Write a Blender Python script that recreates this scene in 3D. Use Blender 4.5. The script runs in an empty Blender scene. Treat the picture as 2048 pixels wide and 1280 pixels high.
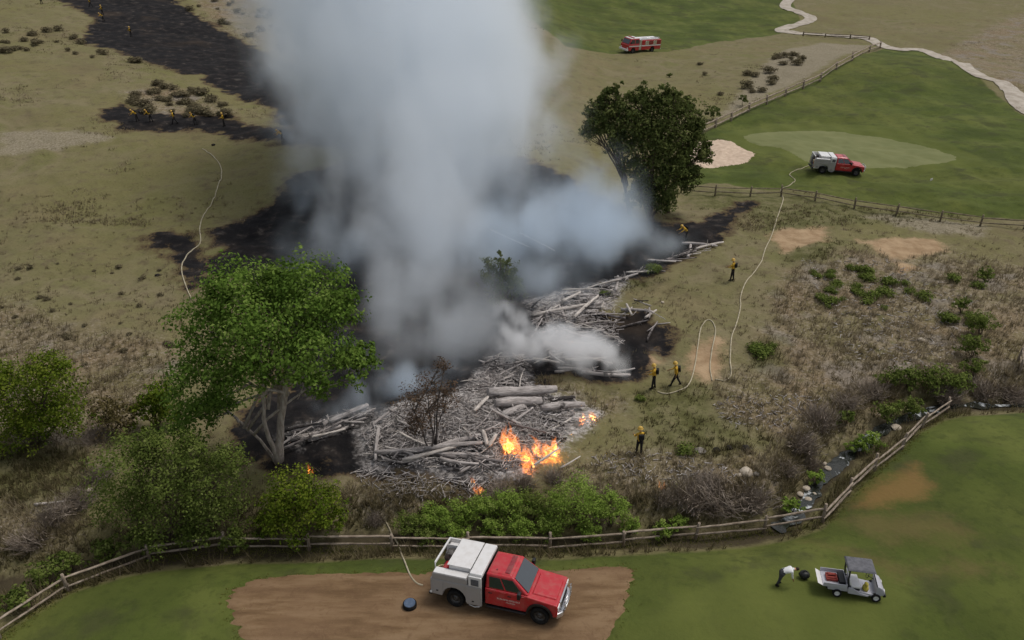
import bpy, bmesh, math, random
import numpy as np
from mathutils import Vector, Matrix

sc = bpy.context.scene
COL = sc.collection
R = math.radians
rng = np.random.default_rng(7)
random.seed(7)

# ------------------------------------------------------------------ camera
FPX, PITCH, CAMH = 1500.0, R(29.0), 26.8          # focal length in 2048-px units, tilt, height
cam = bpy.data.objects.new('camera', bpy.data.cameras.new('camera'))
COL.objects.link(cam)
cam.location = (0, 0, CAMH)
cam.rotation_euler = (R(90) - PITCH, 0, 0)
cam.data.sensor_width = 36.0
cam.data.lens = 36.0 * FPX / 2048.0
cam.data.clip_end = 6000
sc.camera = cam

# ------------------------------------------------------------------ sky and sun (bright overcast)
SUN_EL, SUN_AZ = R(64), R(65)                    # azimuth the light comes from, clockwise from +Y
w = bpy.data.worlds.new('World'); sc.world = w; w.use_nodes = True
nt = w.node_tree; bg = nt.nodes['Background']
sky = nt.nodes.new('ShaderNodeTexSky'); sky.sky_type = 'NISHITA'; sky.sun_disc = False
sky.sun_elevation = SUN_EL; sky.sun_rotation = SUN_AZ
sky.air_density = 1.0; sky.dust_density = 3.0; sky.ozone_density = 1.0
hs = nt.nodes.new('ShaderNodeHueSaturation'); hs.inputs['Saturation'].default_value = 0.35   # cloud cover greys the sky
nt.links.new(sky.outputs[0], hs.inputs['Color']); nt.links.new(hs.outputs[0], bg.inputs['Color'])
bg.inputs['Strength'].default_value = 0.12
sd = bpy.data.lights.new('sun', 'SUN'); sun = bpy.data.objects.new('sun', sd); COL.objects.link(sun)
sd.energy = 1.5; sd.angle = R(18); sd.color = (1.0, 0.95, 0.88)
sun.rotation_euler = Vector((math.sin(SUN_AZ) * math.cos(SUN_EL), math.cos(SUN_AZ) * math.cos(SUN_EL), math.sin(SUN_EL))).to_track_quat('Z', 'Y').to_euler()

vs = sc.view_settings
vs.view_transform = 'Standard'; vs.look = 'None'; vs.gamma = 1.0; vs.exposure = 0.0; vs.use_curve_mapping = False
cy = sc.cycles
cy.max_bounces = 12; cy.diffuse_bounces = 2; cy.glossy_bounces = 2; cy.transmission_bounces = 4
cy.volume_bounces = 10; cy.transparent_max_bounces = 8
cy.volume_step_rate = 6.0; cy.volume_max_steps = 160
cy.use_denoising = True
try: cy.denoiser = 'OPENIMAGEDENOISE'
except Exception: pass
cy.caustics_reflective = cy.caustics_refractive = False
cy.sample_clamp_indirect = 4.0

# ------------------------------------------------------------------ helpers
def S(r, g, b, k=1.0):
    f = lambda c: (c / 255 / 12.92 if c / 255 <= .04045 else ((c / 255 + .055) / 1.055) ** 2.4) * k
    return (f(r), f(g), f(b), 1.0)

def tag(o, label=None, cat=None, group=None, kind=None):
    if label: o['label'] = label
    if cat: o['category'] = cat
    if group: o['group'] = group
    if kind: o['kind'] = kind
    return o

def empty(name, loc=(0, 0, 0), rz=0.0):
    o = bpy.data.objects.new(name, None); COL.objects.link(o)
    o.location = loc; o.rotation_euler = (0, 0, rz); o.empty_display_size = .3
    return o

def link(name, me, parent=None):
    o = bpy.data.objects.new(name, me); COL.objects.link(o)
    if parent is not None: o.parent = parent
    return o

def copy_tree(o, parent=None):
    c = o.copy(); COL.objects.link(c); c.parent = parent
    for ch in list(o.children): copy_tree(ch, c)
    return c

class MB:
    """collects shapes into one mesh"""
    def __init__(s): s.v = []; s.f = []; s.m = []; s.smooth = []
    def add(s, v, f, mi=0, sm=False):
        n = len(s.v); s.v += [tuple(map(float, p)) for p in v]
        s.f += [tuple(i + n for i in q) for q in f]; s.m += [mi] * len(f); s.smooth += [sm] * len(f)
        return s
    def box(s, x0, x1, y0, y1, z0, z1, mi=0, M=None):
        v = [(x, y, z) for z in (z0, z1) for y in (y0, y1) for x in (x0, x1)]
        if M is not None: v = [M @ Vector(p) for p in v]
        return s.add(v, [(0, 2, 3, 1), (4, 5, 7, 6), (0, 1, 5, 4), (2, 6, 7, 3), (0, 4, 6, 2), (1, 3, 7, 5)], mi)
    def hexa(s, b, t, mi=0):       # 4 bottom points (ccw from above), 4 top points
        return s.add(list(b) + list(t), [(3, 2, 1, 0), (4, 5, 6, 7), (0, 1, 5, 4), (1, 2, 6, 5), (2, 3, 7, 6), (3, 0, 4, 7)], mi)
    def prism(s, prof, y0, y1, mi=0, ins=0.0):      # xz profile (ccw seen from -y) extruded along y
        n = len(prof)
        v = [(x, y0, z) for x, z in prof] + [(x, y1, z) for x, z in prof]
        f = [tuple(range(n)), tuple(range(2 * n - 1, n - 1, -1))]
        f += [(i, i + n, (i + 1) % n + n, (i + 1) % n) for i in range(n)]
        return s.add(v, f, mi)
    def tube(s, pts, rad, n=7, mi=0, cap=True, sm=True):
        P = [Vector(p) for p in pts]
        if not hasattr(rad, '__len__'): rad = [rad] * len(P)
        v = []; u = None
        for i, p in enumerate(P):
            d = (P[min(i + 1, len(P) - 1)] - P[max(i - 1, 0)]).normalized()
            if u is None:
                u = d.orthogonal().normalized()
            else:
                u = (u - d * u.dot(d))
                u = u.normalized() if u.length > 1e-6 else d.orthogonal().normalized()
            k = d.cross(u)
            for j in range(n):
                a = 2 * math.pi * j / n
                v.append(p + (u * math.cos(a) + k * math.sin(a)) * rad[i])
        f = [(i * n + j, i * n + (j + 1) % n, (i + 1) * n + (j + 1) % n, (i + 1) * n + j) for i in range(len(P) - 1) for j in range(n)]
        s.add(v, f, mi, sm)
        if cap:
            b = len(s.v) - len(v)
            s.f += [tuple(b + j for j in reversed(range(n))), tuple(b + (len(P) - 1) * n + j for j in range(n))]
            s.m += [mi, mi]; s.smooth += [False, False]
        return s
    def lathe_y(s, prof, cx=0, cy_=0, cz=0, n=24, mi=0):   # profile (r, y) round a y axis, closed ring profile
        v = []; m = len(prof)
        for j in range(n):
            a = 2 * math.pi * j / n
            v += [(cx + r * math.cos(a), cy_ + y, cz + r * math.sin(a)) for r, y in prof]
        f = [(j * m + i, j * m + (i + 1) % m, ((j + 1) % n) * m + (i + 1) % m, ((j + 1) % n) * m + i) for j in range(n) for i in range(m)]
        return s.add(v, f, mi, True)
    def ball(s, c, r, nu=10, nv=7, mi=0, jit=0.0):
        r = r if hasattr(r, '__len__') else (r, r, r)
        v = [(c[0], c[1], c[2] - r[2])]
        for i in range(1, nv):
            t = math.pi * i / nv - math.pi / 2
            for j in range(nu):
                a = 2 * math.pi * j / nu; q = 1 + (random.uniform(-jit, jit) if jit else 0)
                v.append((c[0] + r[0] * q * math.cos(t) * math.cos(a), c[1] + r[1] * q * math.cos(t) * math.sin(a), c[2] + r[2] * q * math.sin(t)))
        v.append((c[0], c[1], c[2] + r[2]))
        f = [(0, 1 + (j + 1) % nu, 1 + j) for j in range(nu)]
        for i in range(nv - 2):
            f += [(1 + i * nu + j, 1 + i * nu + (j + 1) % nu, 1 + (i + 1) * nu + (j + 1) % nu, 1 + (i + 1) * nu + j) for j in range(nu)]
        b = 1 + (nv - 2) * nu
        f += [(b + j, b + (j + 1) % nu, len(v) - 1) for j in range(nu)]
        return s.add(v, f, mi, True)
    def mesh(s, name, mats, bevel=0.0, seg=2):
        me = bpy.data.meshes.new(name); me.from_pydata(s.v, [], s.f)
        for m in (mats if isinstance(mats, (list, tuple)) else [mats]): me.materials.append(m)
        me.polygons.foreach_set('material_index', s.m); me.polygons.foreach_set('use_smooth', s.smooth)
        if bevel:
            bm = bmesh.new(); bm.from_mesh(me)
            es = [e for e in bm.edges if len(e.link_faces) == 2 and e.calc_face_angle(0) > .35]
            bmesh.ops.bevel(bm, geom=es, offset=bevel, segments=seg, profile=.6, affect='EDGES', clamp_overlap=True)
            for f in bm.faces: f.smooth = f.smooth or f.calc_area() < bevel * 3
            bm.to_mesh(me); bm.free()
        me.validate(); me.update()
        return me
    def obj(s, name, mats, parent=None, bevel=0.0, seg=2):
        return link(name, s.mesh(name, mats, bevel, seg), parent)

def np_mesh(name, V, F, mat, smooth=False, attrs=None):
    """fast mesh from arrays; F is (n,3) or (n,4)"""
    me = bpy.data.meshes.new(name)
    V = np.asarray(V, np.float32); F = np.asarray(F, np.int32)
    k = F.shape[1]
    me.vertices.add(len(V)); me.vertices.foreach_set('co', V.ravel())
    me.loops.add(F.size); me.loops.foreach_set('vertex_index', F.ravel())
    me.polygons.add(len(F)); me.polygons.foreach_set('loop_start', np.arange(0, F.size, k, dtype=np.int32))
    me.polygons.foreach_set('loop_total', np.full(len(F), k, np.int32))
    if smooth: me.polygons.foreach_set('use_smooth', np.ones(len(F), bool))
    me.update(calc_edges=True)
    for an, arr in (attrs or {}).items():
        a = me.attributes.new(an, 'FLOAT', 'POINT'); a.data.foreach_set('value', np.asarray(arr, np.float32))
    for m in (mat if isinstance(mat, (list, tuple)) else [mat]): me.materials.append(m)
    return me

# ------------------------------------------------------------------ noise
def _hash(ix, iy, seed):
    h = (ix.astype(np.int64) * 374761393 + iy.astype(np.int64) * 668265263 + seed * 982451653) & 0xffffffff
    h = ((h ^ (h >> 13)) * 1274126177) & 0xffffffff
    return ((h ^ (h >> 16)) & 0xffff) / 65535.0
def vnoise(x, y, seed=0):
    x = np.asarray(x, float); y = np.asarray(y, float)
    ix = np.floor(x); iy = np.floor(y); fx = x - ix; fy = y - iy
    fx = fx * fx * (3 - 2 * fx); fy = fy * fy * (3 - 2 * fy)
    a = _hash(ix, iy, seed); b = _hash(ix + 1, iy, seed); c = _hash(ix, iy + 1, seed); d = _hash(ix + 1, iy + 1, seed)
    return (a * (1 - fx) + b * fx) * (1 - fy) + (c * (1 - fx) + d * fx) * fy - .5
def fbm(x, y, seed=0, o=4):
    s = 0; a = 1.
    for i in range(o):
        s = s + a * vnoise(x, y, seed + i * 17); a *= .5; x = x * 2.03 + 11.3; y = y * 2.03 + 5.7
    return s
def sstep(a, b, x):
    t = np.clip((np.asarray(x, float) - a) / (b - a), 0, 1); return t * t * (3 - 2 * t)

# ------------------------------------------------------------------ where a direction of view meets the terrain
def pray(px, py):
    a = (px - 1024) / FPX; b = (640 - py) / FPX
    return np.array([a, math.cos(PITCH) + b * math.sin(PITCH), -math.sin(PITCH) + b * math.cos(PITCH)])
def flat(px, py, z=0.0):
    d = pray(px, py); t = (z - CAMH) / d[2]; return np.array([d[0] * t, d[1] * t])
def flats(L): return np.array([flat(*p) for p in L])

def seg_dist(P, L):
    """distance from points P (n,2) to open polyline L"""
    best = np.full(len(P), 1e9)
    for a, b in zip(L[:-1], L[1:]):
        ab = b - a; t = np.clip(((P - a) @ ab) / (ab @ ab + 1e-12), 0, 1)
        best = np.minimum(best, np.hypot(*(P - a - t[:, None] * ab).T))
    return best
def poly_sd(P, L):
    """signed distance, positive inside polygon L"""
    d = seg_dist(P, np.vstack([L, L[:1]]))
    ins = np.zeros(len(P), bool); n = len(L)
    for i in range(n):
        a = L[i]; b = L[(i + 1) % n]
        c = (a[1] > P[:, 1]) != (b[1] > P[:, 1])
        with np.errstate(divide='ignore', invalid='ignore'):
            xi = (b[0] - a[0]) * (P[:, 1] - a[1]) / (b[1] - a[1]) + a[0]
        ins ^= c & (P[:, 0] < xi)
    return np.where(ins, d, -d)
# ------------------------------------------------------------------ terrain shape
STREAM = flats([(-220, 1190), (40, 1130), (250, 1080), (480, 1066), (620, 1062), (760, 1050), (900, 1048), (1050, 1052), (1250, 1045), (1400, 1042),
                (1500, 1038), (1560, 1022), (1610, 985), (1650, 925), (1715, 868), (1790, 818), (1900, 786), (2048, 778), (2300, 770)])
FENCE_PX = [(-130, 1400), (0, 1276), (138, 1183), (300, 1122), (452, 1101), (619, 1101), (785, 1101), (937, 1103), (1100, 1103), (1246, 1093),
            (1391, 1079), (1527, 1065), (1645, 1046), (1697, 990), (1749, 942), (1803, 899), (1843, 858), (1893, 824)]
TURF_NEAR = flats([(-300, 1500), (-130, 1395), (0, 1272), (138, 1179), (300, 1118), (452, 1097), (785, 1097), (1100, 1099), (1391, 1075), (1645, 1042),
                   (1749, 938), (1843, 852), (1895, 818), (1960, 812), (2048, 806), (2400, 790), (3200, 1500)])
G_A = flat(900, 850); G_B = flat(1800, 150); G_C = flat(1290, 640)
NAMP_PTS = None

def height(x, y):
    x = np.atleast_1d(np.asarray(x, float)); y = np.atleast_1d(np.asarray(y, float))
    shp = x.shape; x = x.ravel(); y = y.ravel(); P = np.stack([x, y], 1)
    z = np.zeros_like(x)
    # hillside rising to the left and back
    u = (-x * .6 + (y - 62) * .42) / 100
    z += 11 * sstep(0.08, 1.15, u) * sstep(46, 80, y)
    # bank above the burnt hollow
    z += 2.6 * sstep(60, 79, y + 1.5 * np.sin(x * .21)) * (1 - sstep(4, 20, x)) * sstep(-42, -14, x)
    # knoll on the far fairway and rolling far ground
    z += 3.2 * np.exp(-((x - G_B[0]) / 22) ** 2 - ((y - G_B[1]) / 20) ** 2)
    z += .9 * np.sin(x * .045 + 1.0) * np.sin(y * .05 + .4) * sstep(60, 110, y)
    z += sstep(190, 900, np.hypot(x, y)) * 70 + 16 * fbm(x * .006, y * .006, 5, 3) * sstep(190, 420, np.hypot(x, y))
    # natural ground: bumps;  mown ground: none
    near = (np.abs(x) < 60) & (y < 75) & (y > -5)
    tsd = np.full(len(x), -9.0); gd = np.full(len(x), 99.0)
    if near.any():
        tsd[near] = poly_sd(P[near], TURF_NEAR); gd[near] = seg_dist(P[near], STREAM)
    behind = y < 8
    tsd[behind] = 9
    rough = sstep(0, -2.0, tsd)
    z += rough * (.55 * fbm(x * .22, y * .22, 3, 3) + .16 * fbm(x * 1.1, y * 1.1, 9, 2)) * (1 - sstep(70, 110, y) * .3)
    z += .7 * sstep(.3, 7, tsd) + .25 * fbm(x * .1, y * .1, 21, 2) * sstep(2, 9, tsd) * 0.6
    # stream gully, log mound, burnt mound
    z -= 1.35 * np.exp(-(gd / 1.9) ** 2)
    z += 1.0 * np.exp(-((x - G_A[0]) / 5.0) ** 2 - ((y - G_A[1]) / 2.8) ** 2)
    z += .9 * np.exp(-((x - G_C[0]) / 1.9) ** 2 - ((y - G_C[1]) / 1.8) ** 2)
    return z.reshape(shp)

def hz(x, y): return float(height(x, y)[0])

def G(px, py, dz=0.0):
    """terrain point seen in direction (px, py)"""
    d = pray(px, py)
    a, b = (16 - CAMH) / d[2], (-2.5 - CAMH) / d[2]
    for n in (60, 9, 9, 9):
        tt = np.linspace(a, b, n); f = CAMH + d[2] * tt - height(d[0] * tt, d[1] * tt)
        j = int(np.argmax(f < 0)) if (f < 0).any() else n - 1
        a, b = tt[max(j - 1, 0)], tt[j]
    m = (a + b) / 2
    return Vector((d[0] * m, d[1] * m, hz(d[0] * m, d[1] * m) + dz))
def Gs(A):
    """the same for many directions at once"""
    A = np.asarray(A, float); a = (A[:, 0] - 1024) / FPX; b = (640 - A[:, 1]) / FPX
    D = np.stack([a, math.cos(PITCH) + b * math.sin(PITCH), -math.sin(PITCH) + b * math.cos(PITCH)], 1)
    z = np.zeros(len(A))
    for _ in range(10):
        t = (z - CAMH) / D[:, 2]; z = .5 * z + .5 * height(D[:, 0] * t, D[:, 1] * t)
    return np.stack([D[:, 0] * t, D[:, 1] * t, height(D[:, 0] * t, D[:, 1] * t)], 1)
def GL(L): return np.array([G(*p)[:2] for p in L])
def at(px, py, y):
    """point in direction (px, py) at distance y along the ground"""
    d = pray(px, py); t = y / d[1]; return Vector((d[0] * t, y, CAMH + d[2] * t))

# ------------------------------------------------------------------ ground cover zones (world outlines)
Z = {}
Z['turf'] = [TURF_NEAR,
    GL([(1405, 268), (1440, 248), (1520, 208), (1640, 152), (1700, 122), (1765, 98), (1850, 103), (1950, 148), (2030, 222), (2110, 270), (2300, 330), (2300, 452), (2048, 440), (1880, 428), (1790, 412), (1700, 398), (1570, 378), (1370, 372), (1320, 335), (1380, 300)]),
    GL([(1010, -30), (1570, -30), (1590, 10), (1600, 40), (1565, 65), (1430, 84), (1330, 104), (1230, 108), (1130, 92), (1060, 40)])]
Z['burn'] = [
    GL([(90, -10), (330, -10), (440, 60), (560, 118), (680, 170), (700, 300), (575, 288), (480, 275), (585, 255), (520, 205), (400, 150), (300, 128), (230, 100), (150, 80), (200, 40)]),
    GL([(195, 237), (245, 210), (330, 228), (450, 235), (590, 255), (590, 290), (480, 278), (400, 258), (270, 256)]),
    GL([(590, 350), (740, 312), (1040, 316), (1170, 380), (1290, 438), (1400, 440), (1495, 412), (1450, 468), (1390, 500), (1300, 545), (1215, 572), (1160, 600), (1220, 640), (1300, 620), (1345, 670), (1330, 695), (1250, 700), (1310, 752), (1240, 768), (1110, 742), (1060, 762), (1000, 800), (900, 845), (800, 885), (745, 940), (710, 940), (560, 925), (470, 905), (480, 860), (560, 780), (560, 620), (420, 545), (440, 460), (530, 400)]),
    GL([(305, 480), (340, 462), (372, 480), (402, 518), (425, 575), (385, 562), (340, 512)]),
    GL([(690, 925), (900, 925), (1000, 948), (990, 988), (940, 985), (880, 955), (760, 966)])]  # last outline: shade of the cavity under the pile front, coloured as char
Z['ash'] = [GL([(715, 865), (800, 810), (930, 780), (985, 712), (1040, 712), (1060, 775), (1150, 800), (1195, 830), (1120, 900), (1060, 945), (960, 960), (900, 945), (745, 935)]),
    GL([(1060, 600), (1200, 565), (1260, 550), (1220, 610), (1130, 650), (1070, 640)]),
    GL([(575, 865), (650, 845), (730, 815), (745, 830), (680, 860), (600, 885)])]
Z['bare'] = [GL([(1535, 470), (1575, 455), (1650, 455), (1655, 478), (1570, 506)]), GL([(1720, 482), (1790, 474), (1870, 478), (1895, 502), (1780, 522)]),
    GL([(1385, 690), (1440, 672), (1448, 740), (1410, 765), (1372, 735)]),
    GL([(1240, 700), (1300, 708), (1330, 728), (1290, 735), (1250, 722)]), GL([(1790, 520), (1840, 535), (1800, 545)])]
Z['pale'] = [GL([(1715, 430), (1800, 436), (1965, 448), (1960, 474), (1830, 460)]), GL([(0, 265), (150, 262), (230, 275), (120, 300), (0, 310)]),
    GL([(1510, 150), (1570, 100), (1640, 85), (1740, 90), (1640, 140), (1500, 205), (1440, 235)])]
Z['scrub'] = [GL([(1100, 940), (1300, 900), (1560, 900), (1440, 830), (1420, 780), (1520, 700), (1560, 560), (1640, 500), (1900, 500), (2200, 560), (2200, 780), (1900, 785), (1800, 790), (1690, 850), (1610, 940), (1560, 1020), (1400, 1030), (1200, 1010)]),
    GL([(0, 600), (150, 660), (340, 690), (345, 780), (250, 870), (180, 960), (150, 1080), (-200, 1180), (-300, 700)]),
    GL([(1040, 735), (1200, 790), (1260, 800), (1190, 830), (1120, 800), (1060, 775)]),
    GL([(690, 960), (900, 965), (1000, 985), (900, 1030), (760, 1040), (680, 1010)]), GL([(250, 185), (320, 165), (420, 195), (470, 235), (300, 240)]),
    GL([(380, -10), (560, -10), (640, 160), (560, 110), (440, 55)]), GL([(1800, 120), (2048, 20), (2300, 0), (2300, 300), (2048, 190), (1950, 140)])]
Z['lush'] = [GL([(1270, 780), (1420, 770), (1440, 830), (1560, 890), (1420, 920), (1290, 880)]), GL([(1360, 380), (1560, 385), (1700, 405), (1960, 440), (1700, 450), (1540, 465), (1480, 420), (1400, 420)]),
    GL([(1490, 690), (1560, 680), (1560, 730), (1500, 740)]), GL([(0, 890), (170, 900), (200, 1000), (60, 1010), (-100, 980)]), GL([(1190, 540), (1300, 530), (1330, 560), (1230, 590)]),
    GL([(1560, 500), (1690, 480), (1650, 520), (1560, 530)])]
Z['collar'] = [GL([(1230, 1300), (1310, 1215), (1430, 1160), (1560, 1128), (1690, 1122), (1785, 1155), (1815, 1215), (1770, 1300), (1500, 1400)]), GL([(1440, 268), (1520, 250), (1640, 245), (1760, 252), (1880, 280), (1960, 315), (1960, 332), (1850, 345), (1650, 345), (1560, 310), (1480, 300)])]
Z['patch'] = [GL([(1705, 1014), (1760, 968), (1835, 928), (1858, 975), (1840, 992), (1760, 1012)])]
Z['worn'] = [GL([(1600, 1085), (1700, 1095), (1800, 1130), (2020, 1138), (1960, 1150), (1800, 1146), (1720, 1118)]), GL([(1680, 1040), (1900, 1030), (1960, 1070), (1780, 1085)])]

# ------------------------------------------------------------------ ground material
def nodes(mat):
    mat.use_nodes = True; nt = mat.node_tree; nt.nodes.clear(); return nt
class NT:
    def __init__(s, nt): s.nt = nt
    def n(s, t, **k):
        o = s.nt.nodes.new(t)
        for a, b in k.items(): setattr(o, a, b)
        return o
    def put(s, sock, v):
        if hasattr(v, 'is_output') or hasattr(v, 'links'): s.nt.links.new(v, sock)
        else: sock.default_value = v
    def math(s, op, a, b=None, c=None, clamp=False):
        o = s.n('ShaderNodeMath', operation=op); o.use_clamp = clamp
        for i, v in enumerate((a, b, c)):
            if v is not None: s.put(o.inputs[i], v)
        return o.outputs[0]
    def noise(s, scale, detail=3, rough=.55, vec=None, dist=0.0):
        o = s.n('ShaderNodeTexNoise'); o.inputs['Scale'].default_value = scale; o.inputs['Detail'].default_value = detail
        o.inputs['Roughness'].default_value = rough; o.inputs['Distortion'].default_value = dist
        if vec is not None: s.nt.links.new(vec, o.inputs['Vector'])
        return o.outputs[0]
    def range(s, v, a, b, c=0.0, d=1.0, smooth=True):
        o = s.n('ShaderNodeMapRange'); o.interpolation_type = 'SMOOTHSTEP' if smooth else 'LINEAR'
        s.put(o.inputs[0], v)
        for i, q in enumerate((a, b, c, d)): s.put(o.inputs[i + 1], q)
        return o.outputs[0]
    def mix(s, f, a, b, op='MIX'):
        o = s.n('ShaderNodeMix', data_type='RGBA', blend_type=op)
        s.put(o.inputs[0], f); s.put(o.inputs[6], a); s.put(o.inputs[7], b)
        return o.outputs[2]
    def ramp(s, f, stops):
        o = s.n('ShaderNodeValToRGB'); e = o.color_ramp.elements
        while len(e) < len(stops): e.new(.5)
        for i, (p, c) in enumerate(stops): e[i].position = p; e[i].color = c
        s.put(o.inputs[0], f); return o.outputs[0]
    def attr(s, name):
        o = s.n('ShaderNodeAttribute'); o.attribute_name = name; return o.outputs['Fac']
    def pos(s): return s.n('ShaderNodeNewGeometry').outputs['Position']
    def bump(s, h, strength=.3, dist=.1):
        o = s.n('ShaderNodeBump'); o.inputs['Strength'].default_value = strength; o.inputs['Distance'].default_value = dist
        s.nt.links.new(h, o.inputs['Height']); return o.outputs[0]
    def out(s, col, rough=.9, normal=None, metal=0.0, spec=.3, **k):
        p = s.n('ShaderNodeBsdfPrincipled'); o = s.n('ShaderNodeOutputMaterial')
        s.put(p.inputs['Base Color'], col); s.put(p.inputs['Roughness'], rough); s.put(p.inputs['Metallic'], metal); s.put(p.inputs['Specular IOR Level'], spec)
        if normal is not None: s.nt.links.new(normal, p.inputs['Normal'])
        for a, b in k.items(): s.put(p.inputs[a.replace('_', ' ')], b)
        s.nt.links.new(p.outputs[0], o.inputs['Surface']); return p

def ground_material():
    m = bpy.data.materials.new('ground_cover'); q = NT(nodes(m)); P = q.pos()
    fine = q.noise(5.0, 4, .65, P); mid = q.noise(.9, 4, .6, P); big = q.noise(.12, 4, .55, P); huge = q.noise(.035, 3, .5, P)
    edge = q.math('ADD', q.math('MULTIPLY', q.math('SUBTRACT', q.noise(.55, 5, .6, P), .5), 2.0), q.math('MULTIPLY', q.math('SUBTRACT', fine, .5), .8))
    # dry hillside grass
    dry = q.ramp(q.range(big, .3, .7), [(0, S(118, 108, 79)), (.45, S(110, 105, 72)), (.75, S(120, 111, 84)), (1, S(106, 104, 66))])
    dry = q.mix(q.range(huge, .45, .62, 0, .6), dry, S(110, 106, 66))
    dry = q.mix(q.range(mid, .5, .72, 0, .6), dry, S(92, 80, 64))
    dry = q.mix(q.range(fine, .56, .75, 0, .45), dry, S(146, 132, 106))
    dry = q.mix(q.range(fine, .46, .30, 0, .55), dry, S(68, 62, 44))
    dry = q.mix(q.range(q.noise(.07, 5, .62, P), .54, .68, 0, .4), dry, S(104, 91, 74))
    dry = q.mix(q.range(q.noise(.35, 4, .65, P), .58, .72, 0, .35), dry, S(90, 84, 56))
    # scrubby bank: brown litter, grey twigs, green bits
    scr = q.ramp(q.range(mid, .3, .7), [(0, S(88, 80, 58)), (.35, S(118, 106, 82)), (.6, S(136, 124, 102)), (.8, S(116, 106, 78)), (1, S(98, 96, 62))])
    scr = q.mix(q.range(big, .45, .62, 0, .5), scr, S(122, 101, 78))
    scr = q.mix(q.range(q.noise(.16, 3, .5, P), .5, .64, 0, .6), scr, S(108, 102, 66))
    scr = q.mix(q.range(q.noise(.3, 3, .5, P), .52, .66, 0, .7), scr, S(128, 120, 112))
    scr = q.mix(q.range(fine, .52, .68, 0, .7), scr, S(160, 148, 138))
    scr = q.mix(q.range(fine, .47, .33, 0, .75), scr, S(60, 52, 40))
    lush = q.ramp(q.range(mid, .3, .7), [(0, S(78, 78, 44)), (.5, S(98, 96, 62)), (1, S(114, 108, 78))])
    lush = q.mix(q.range(fine, .48, .33, 0, .65), lush, S(58, 56, 34))
    # mown turf
    turf = q.ramp(q.range(big, .32, .68), [(0, S(65, 75, 32)), (.5, S(80, 90, 40)), (1, S(95, 101, 50))])
    turf = q.mix(q.range(huge, .45, .62, 0, .6), turf, S(95, 97, 49))
    turf = q.mix(q.range(mid, .46, .68, 0, .4), turf, S(56, 64, 32))
    turf = q.mix(q.range(fine, .5, .8, 0, .3), turf, S(92, 92, 52))
    turf = q.mix(q.range(q.noise(.3, 4, .6, P), .52, .68, 0, .65), turf, S(64, 65, 42))
    turf = q.mix(q.range(q.noise(2.2, 4, .6, P), .5, .7, 0, .35), turf, S(50, 58, 26))
    turf = q.mix(q.math('MULTIPLY', q.range(q.math('ADD', q.attr('collar'), q.math('MULTIPLY', edge, .5)), -.5, .5), .6), turf, S(96, 102, 50))
    wv = q.n('ShaderNodeTexWave'); wv.inputs['Scale'].default_value = .09; wv.inputs['Distortion'].default_value = 6.0; wv.inputs['Detail'].default_value = 1.0; wv.inputs['Detail Scale'].default_value = .15; q.nt.links.new(P, wv.inputs['Vector'])
    turf = q.mix(q.math('MULTIPLY', wv.outputs['Fac'], .28), turf, S(67, 76, 34))
    bare = q.ramp(q.range(mid, .3, .7), [(0, S(142, 118, 90)), (1, S(168, 144, 114))])
    pale = q.ramp(q.range(fine, .3, .7), [(0, S(110, 102, 82)), (1, S(150, 140, 122))])
    burn_and_shade = q.ramp(q.range(mid, .3, .72), [(0, S(22, 21, 22)), (.6, S(33, 31, 31)), (.88, S(50, 45, 42)), (1, S(76, 71, 66))])
    burn_and_shade = q.mix(q.range(fine, .6, .76, 0, .35), burn_and_shade, S(90, 87, 87))
    burn_and_shade = q.mix(q.range(big, .54, .68, 0, .35), burn_and_shade, S(72, 60, 48))
    ash = q.ramp(q.range(fine, .3, .7), [(0, S(112, 107, 104)), (.5, S(164, 158, 154)), (1, S(200, 194, 190))])
    ash = q.mix(q.range(mid, .5, .35, 0, .6), ash, S(58, 54, 54))
    worn = S(116, 96, 66)
    def mask(name, amp, soft):
        v = q.math('ADD', q.attr(name), q.math('MULTIPLY', edge, amp))
        return q.range(v, -soft, soft)
    c = dry
    c = q.mix(q.math('MULTIPLY', mask('scrub', 2.2, 1.6), .9), c, scr)
    c = q.mix(q.math('MULTIPLY', mask('lush', 1.8, 1.2), .9), c, lush)
    c = q.mix(q.math('MULTIPLY', mask('pale', 1.5, .8), .85), c, pale)
    c = q.mix(mask('bare', 1.3, .5), c, bare)
    c = q.mix(mask('turf', .35, .25), c, turf)
    c = q.mix(q.math('MULTIPLY', mask('worn', 1.4, .8), .4), c, worn)
    c = q.mix(q.math('MULTIPLY', mask('patch', .9, .6), .75), c, S(126, 98, 60))
    # scorched brown fringe, then black, then grey ash
    v = q.math('ADD', q.math('ADD', q.math('MINIMUM', q.attr('burn'), 5.0), q.math('MULTIPLY', edge, 2.4)), q.math('MULTIPLY', q.math('SUBTRACT', q.noise(.2, 3, .6, P), .5), 6.0))
    c = q.mix(q.range(v, -1.1, .1, 0, .8), c, S(74, 56, 43))
    c = q.mix(q.range(v, -.25, .35), c, burn_and_shade)
    c = q.mix(q.math('MULTIPLY', mask('ash', 1.4, .7), .9), c, ash)
    c = q.mix(q.range(q.math('ADD', q.attr('gully'), q.math('MULTIPLY', edge, .5)), .9, .3, 0, .85), c, S(58, 50, 40))
    ht = q.math('ADD', q.math('MULTIPLY', fine, .6), mid)
    q.out(c, .95, q.bump(ht, .5, .12), spec=.12)
    return m

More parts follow.
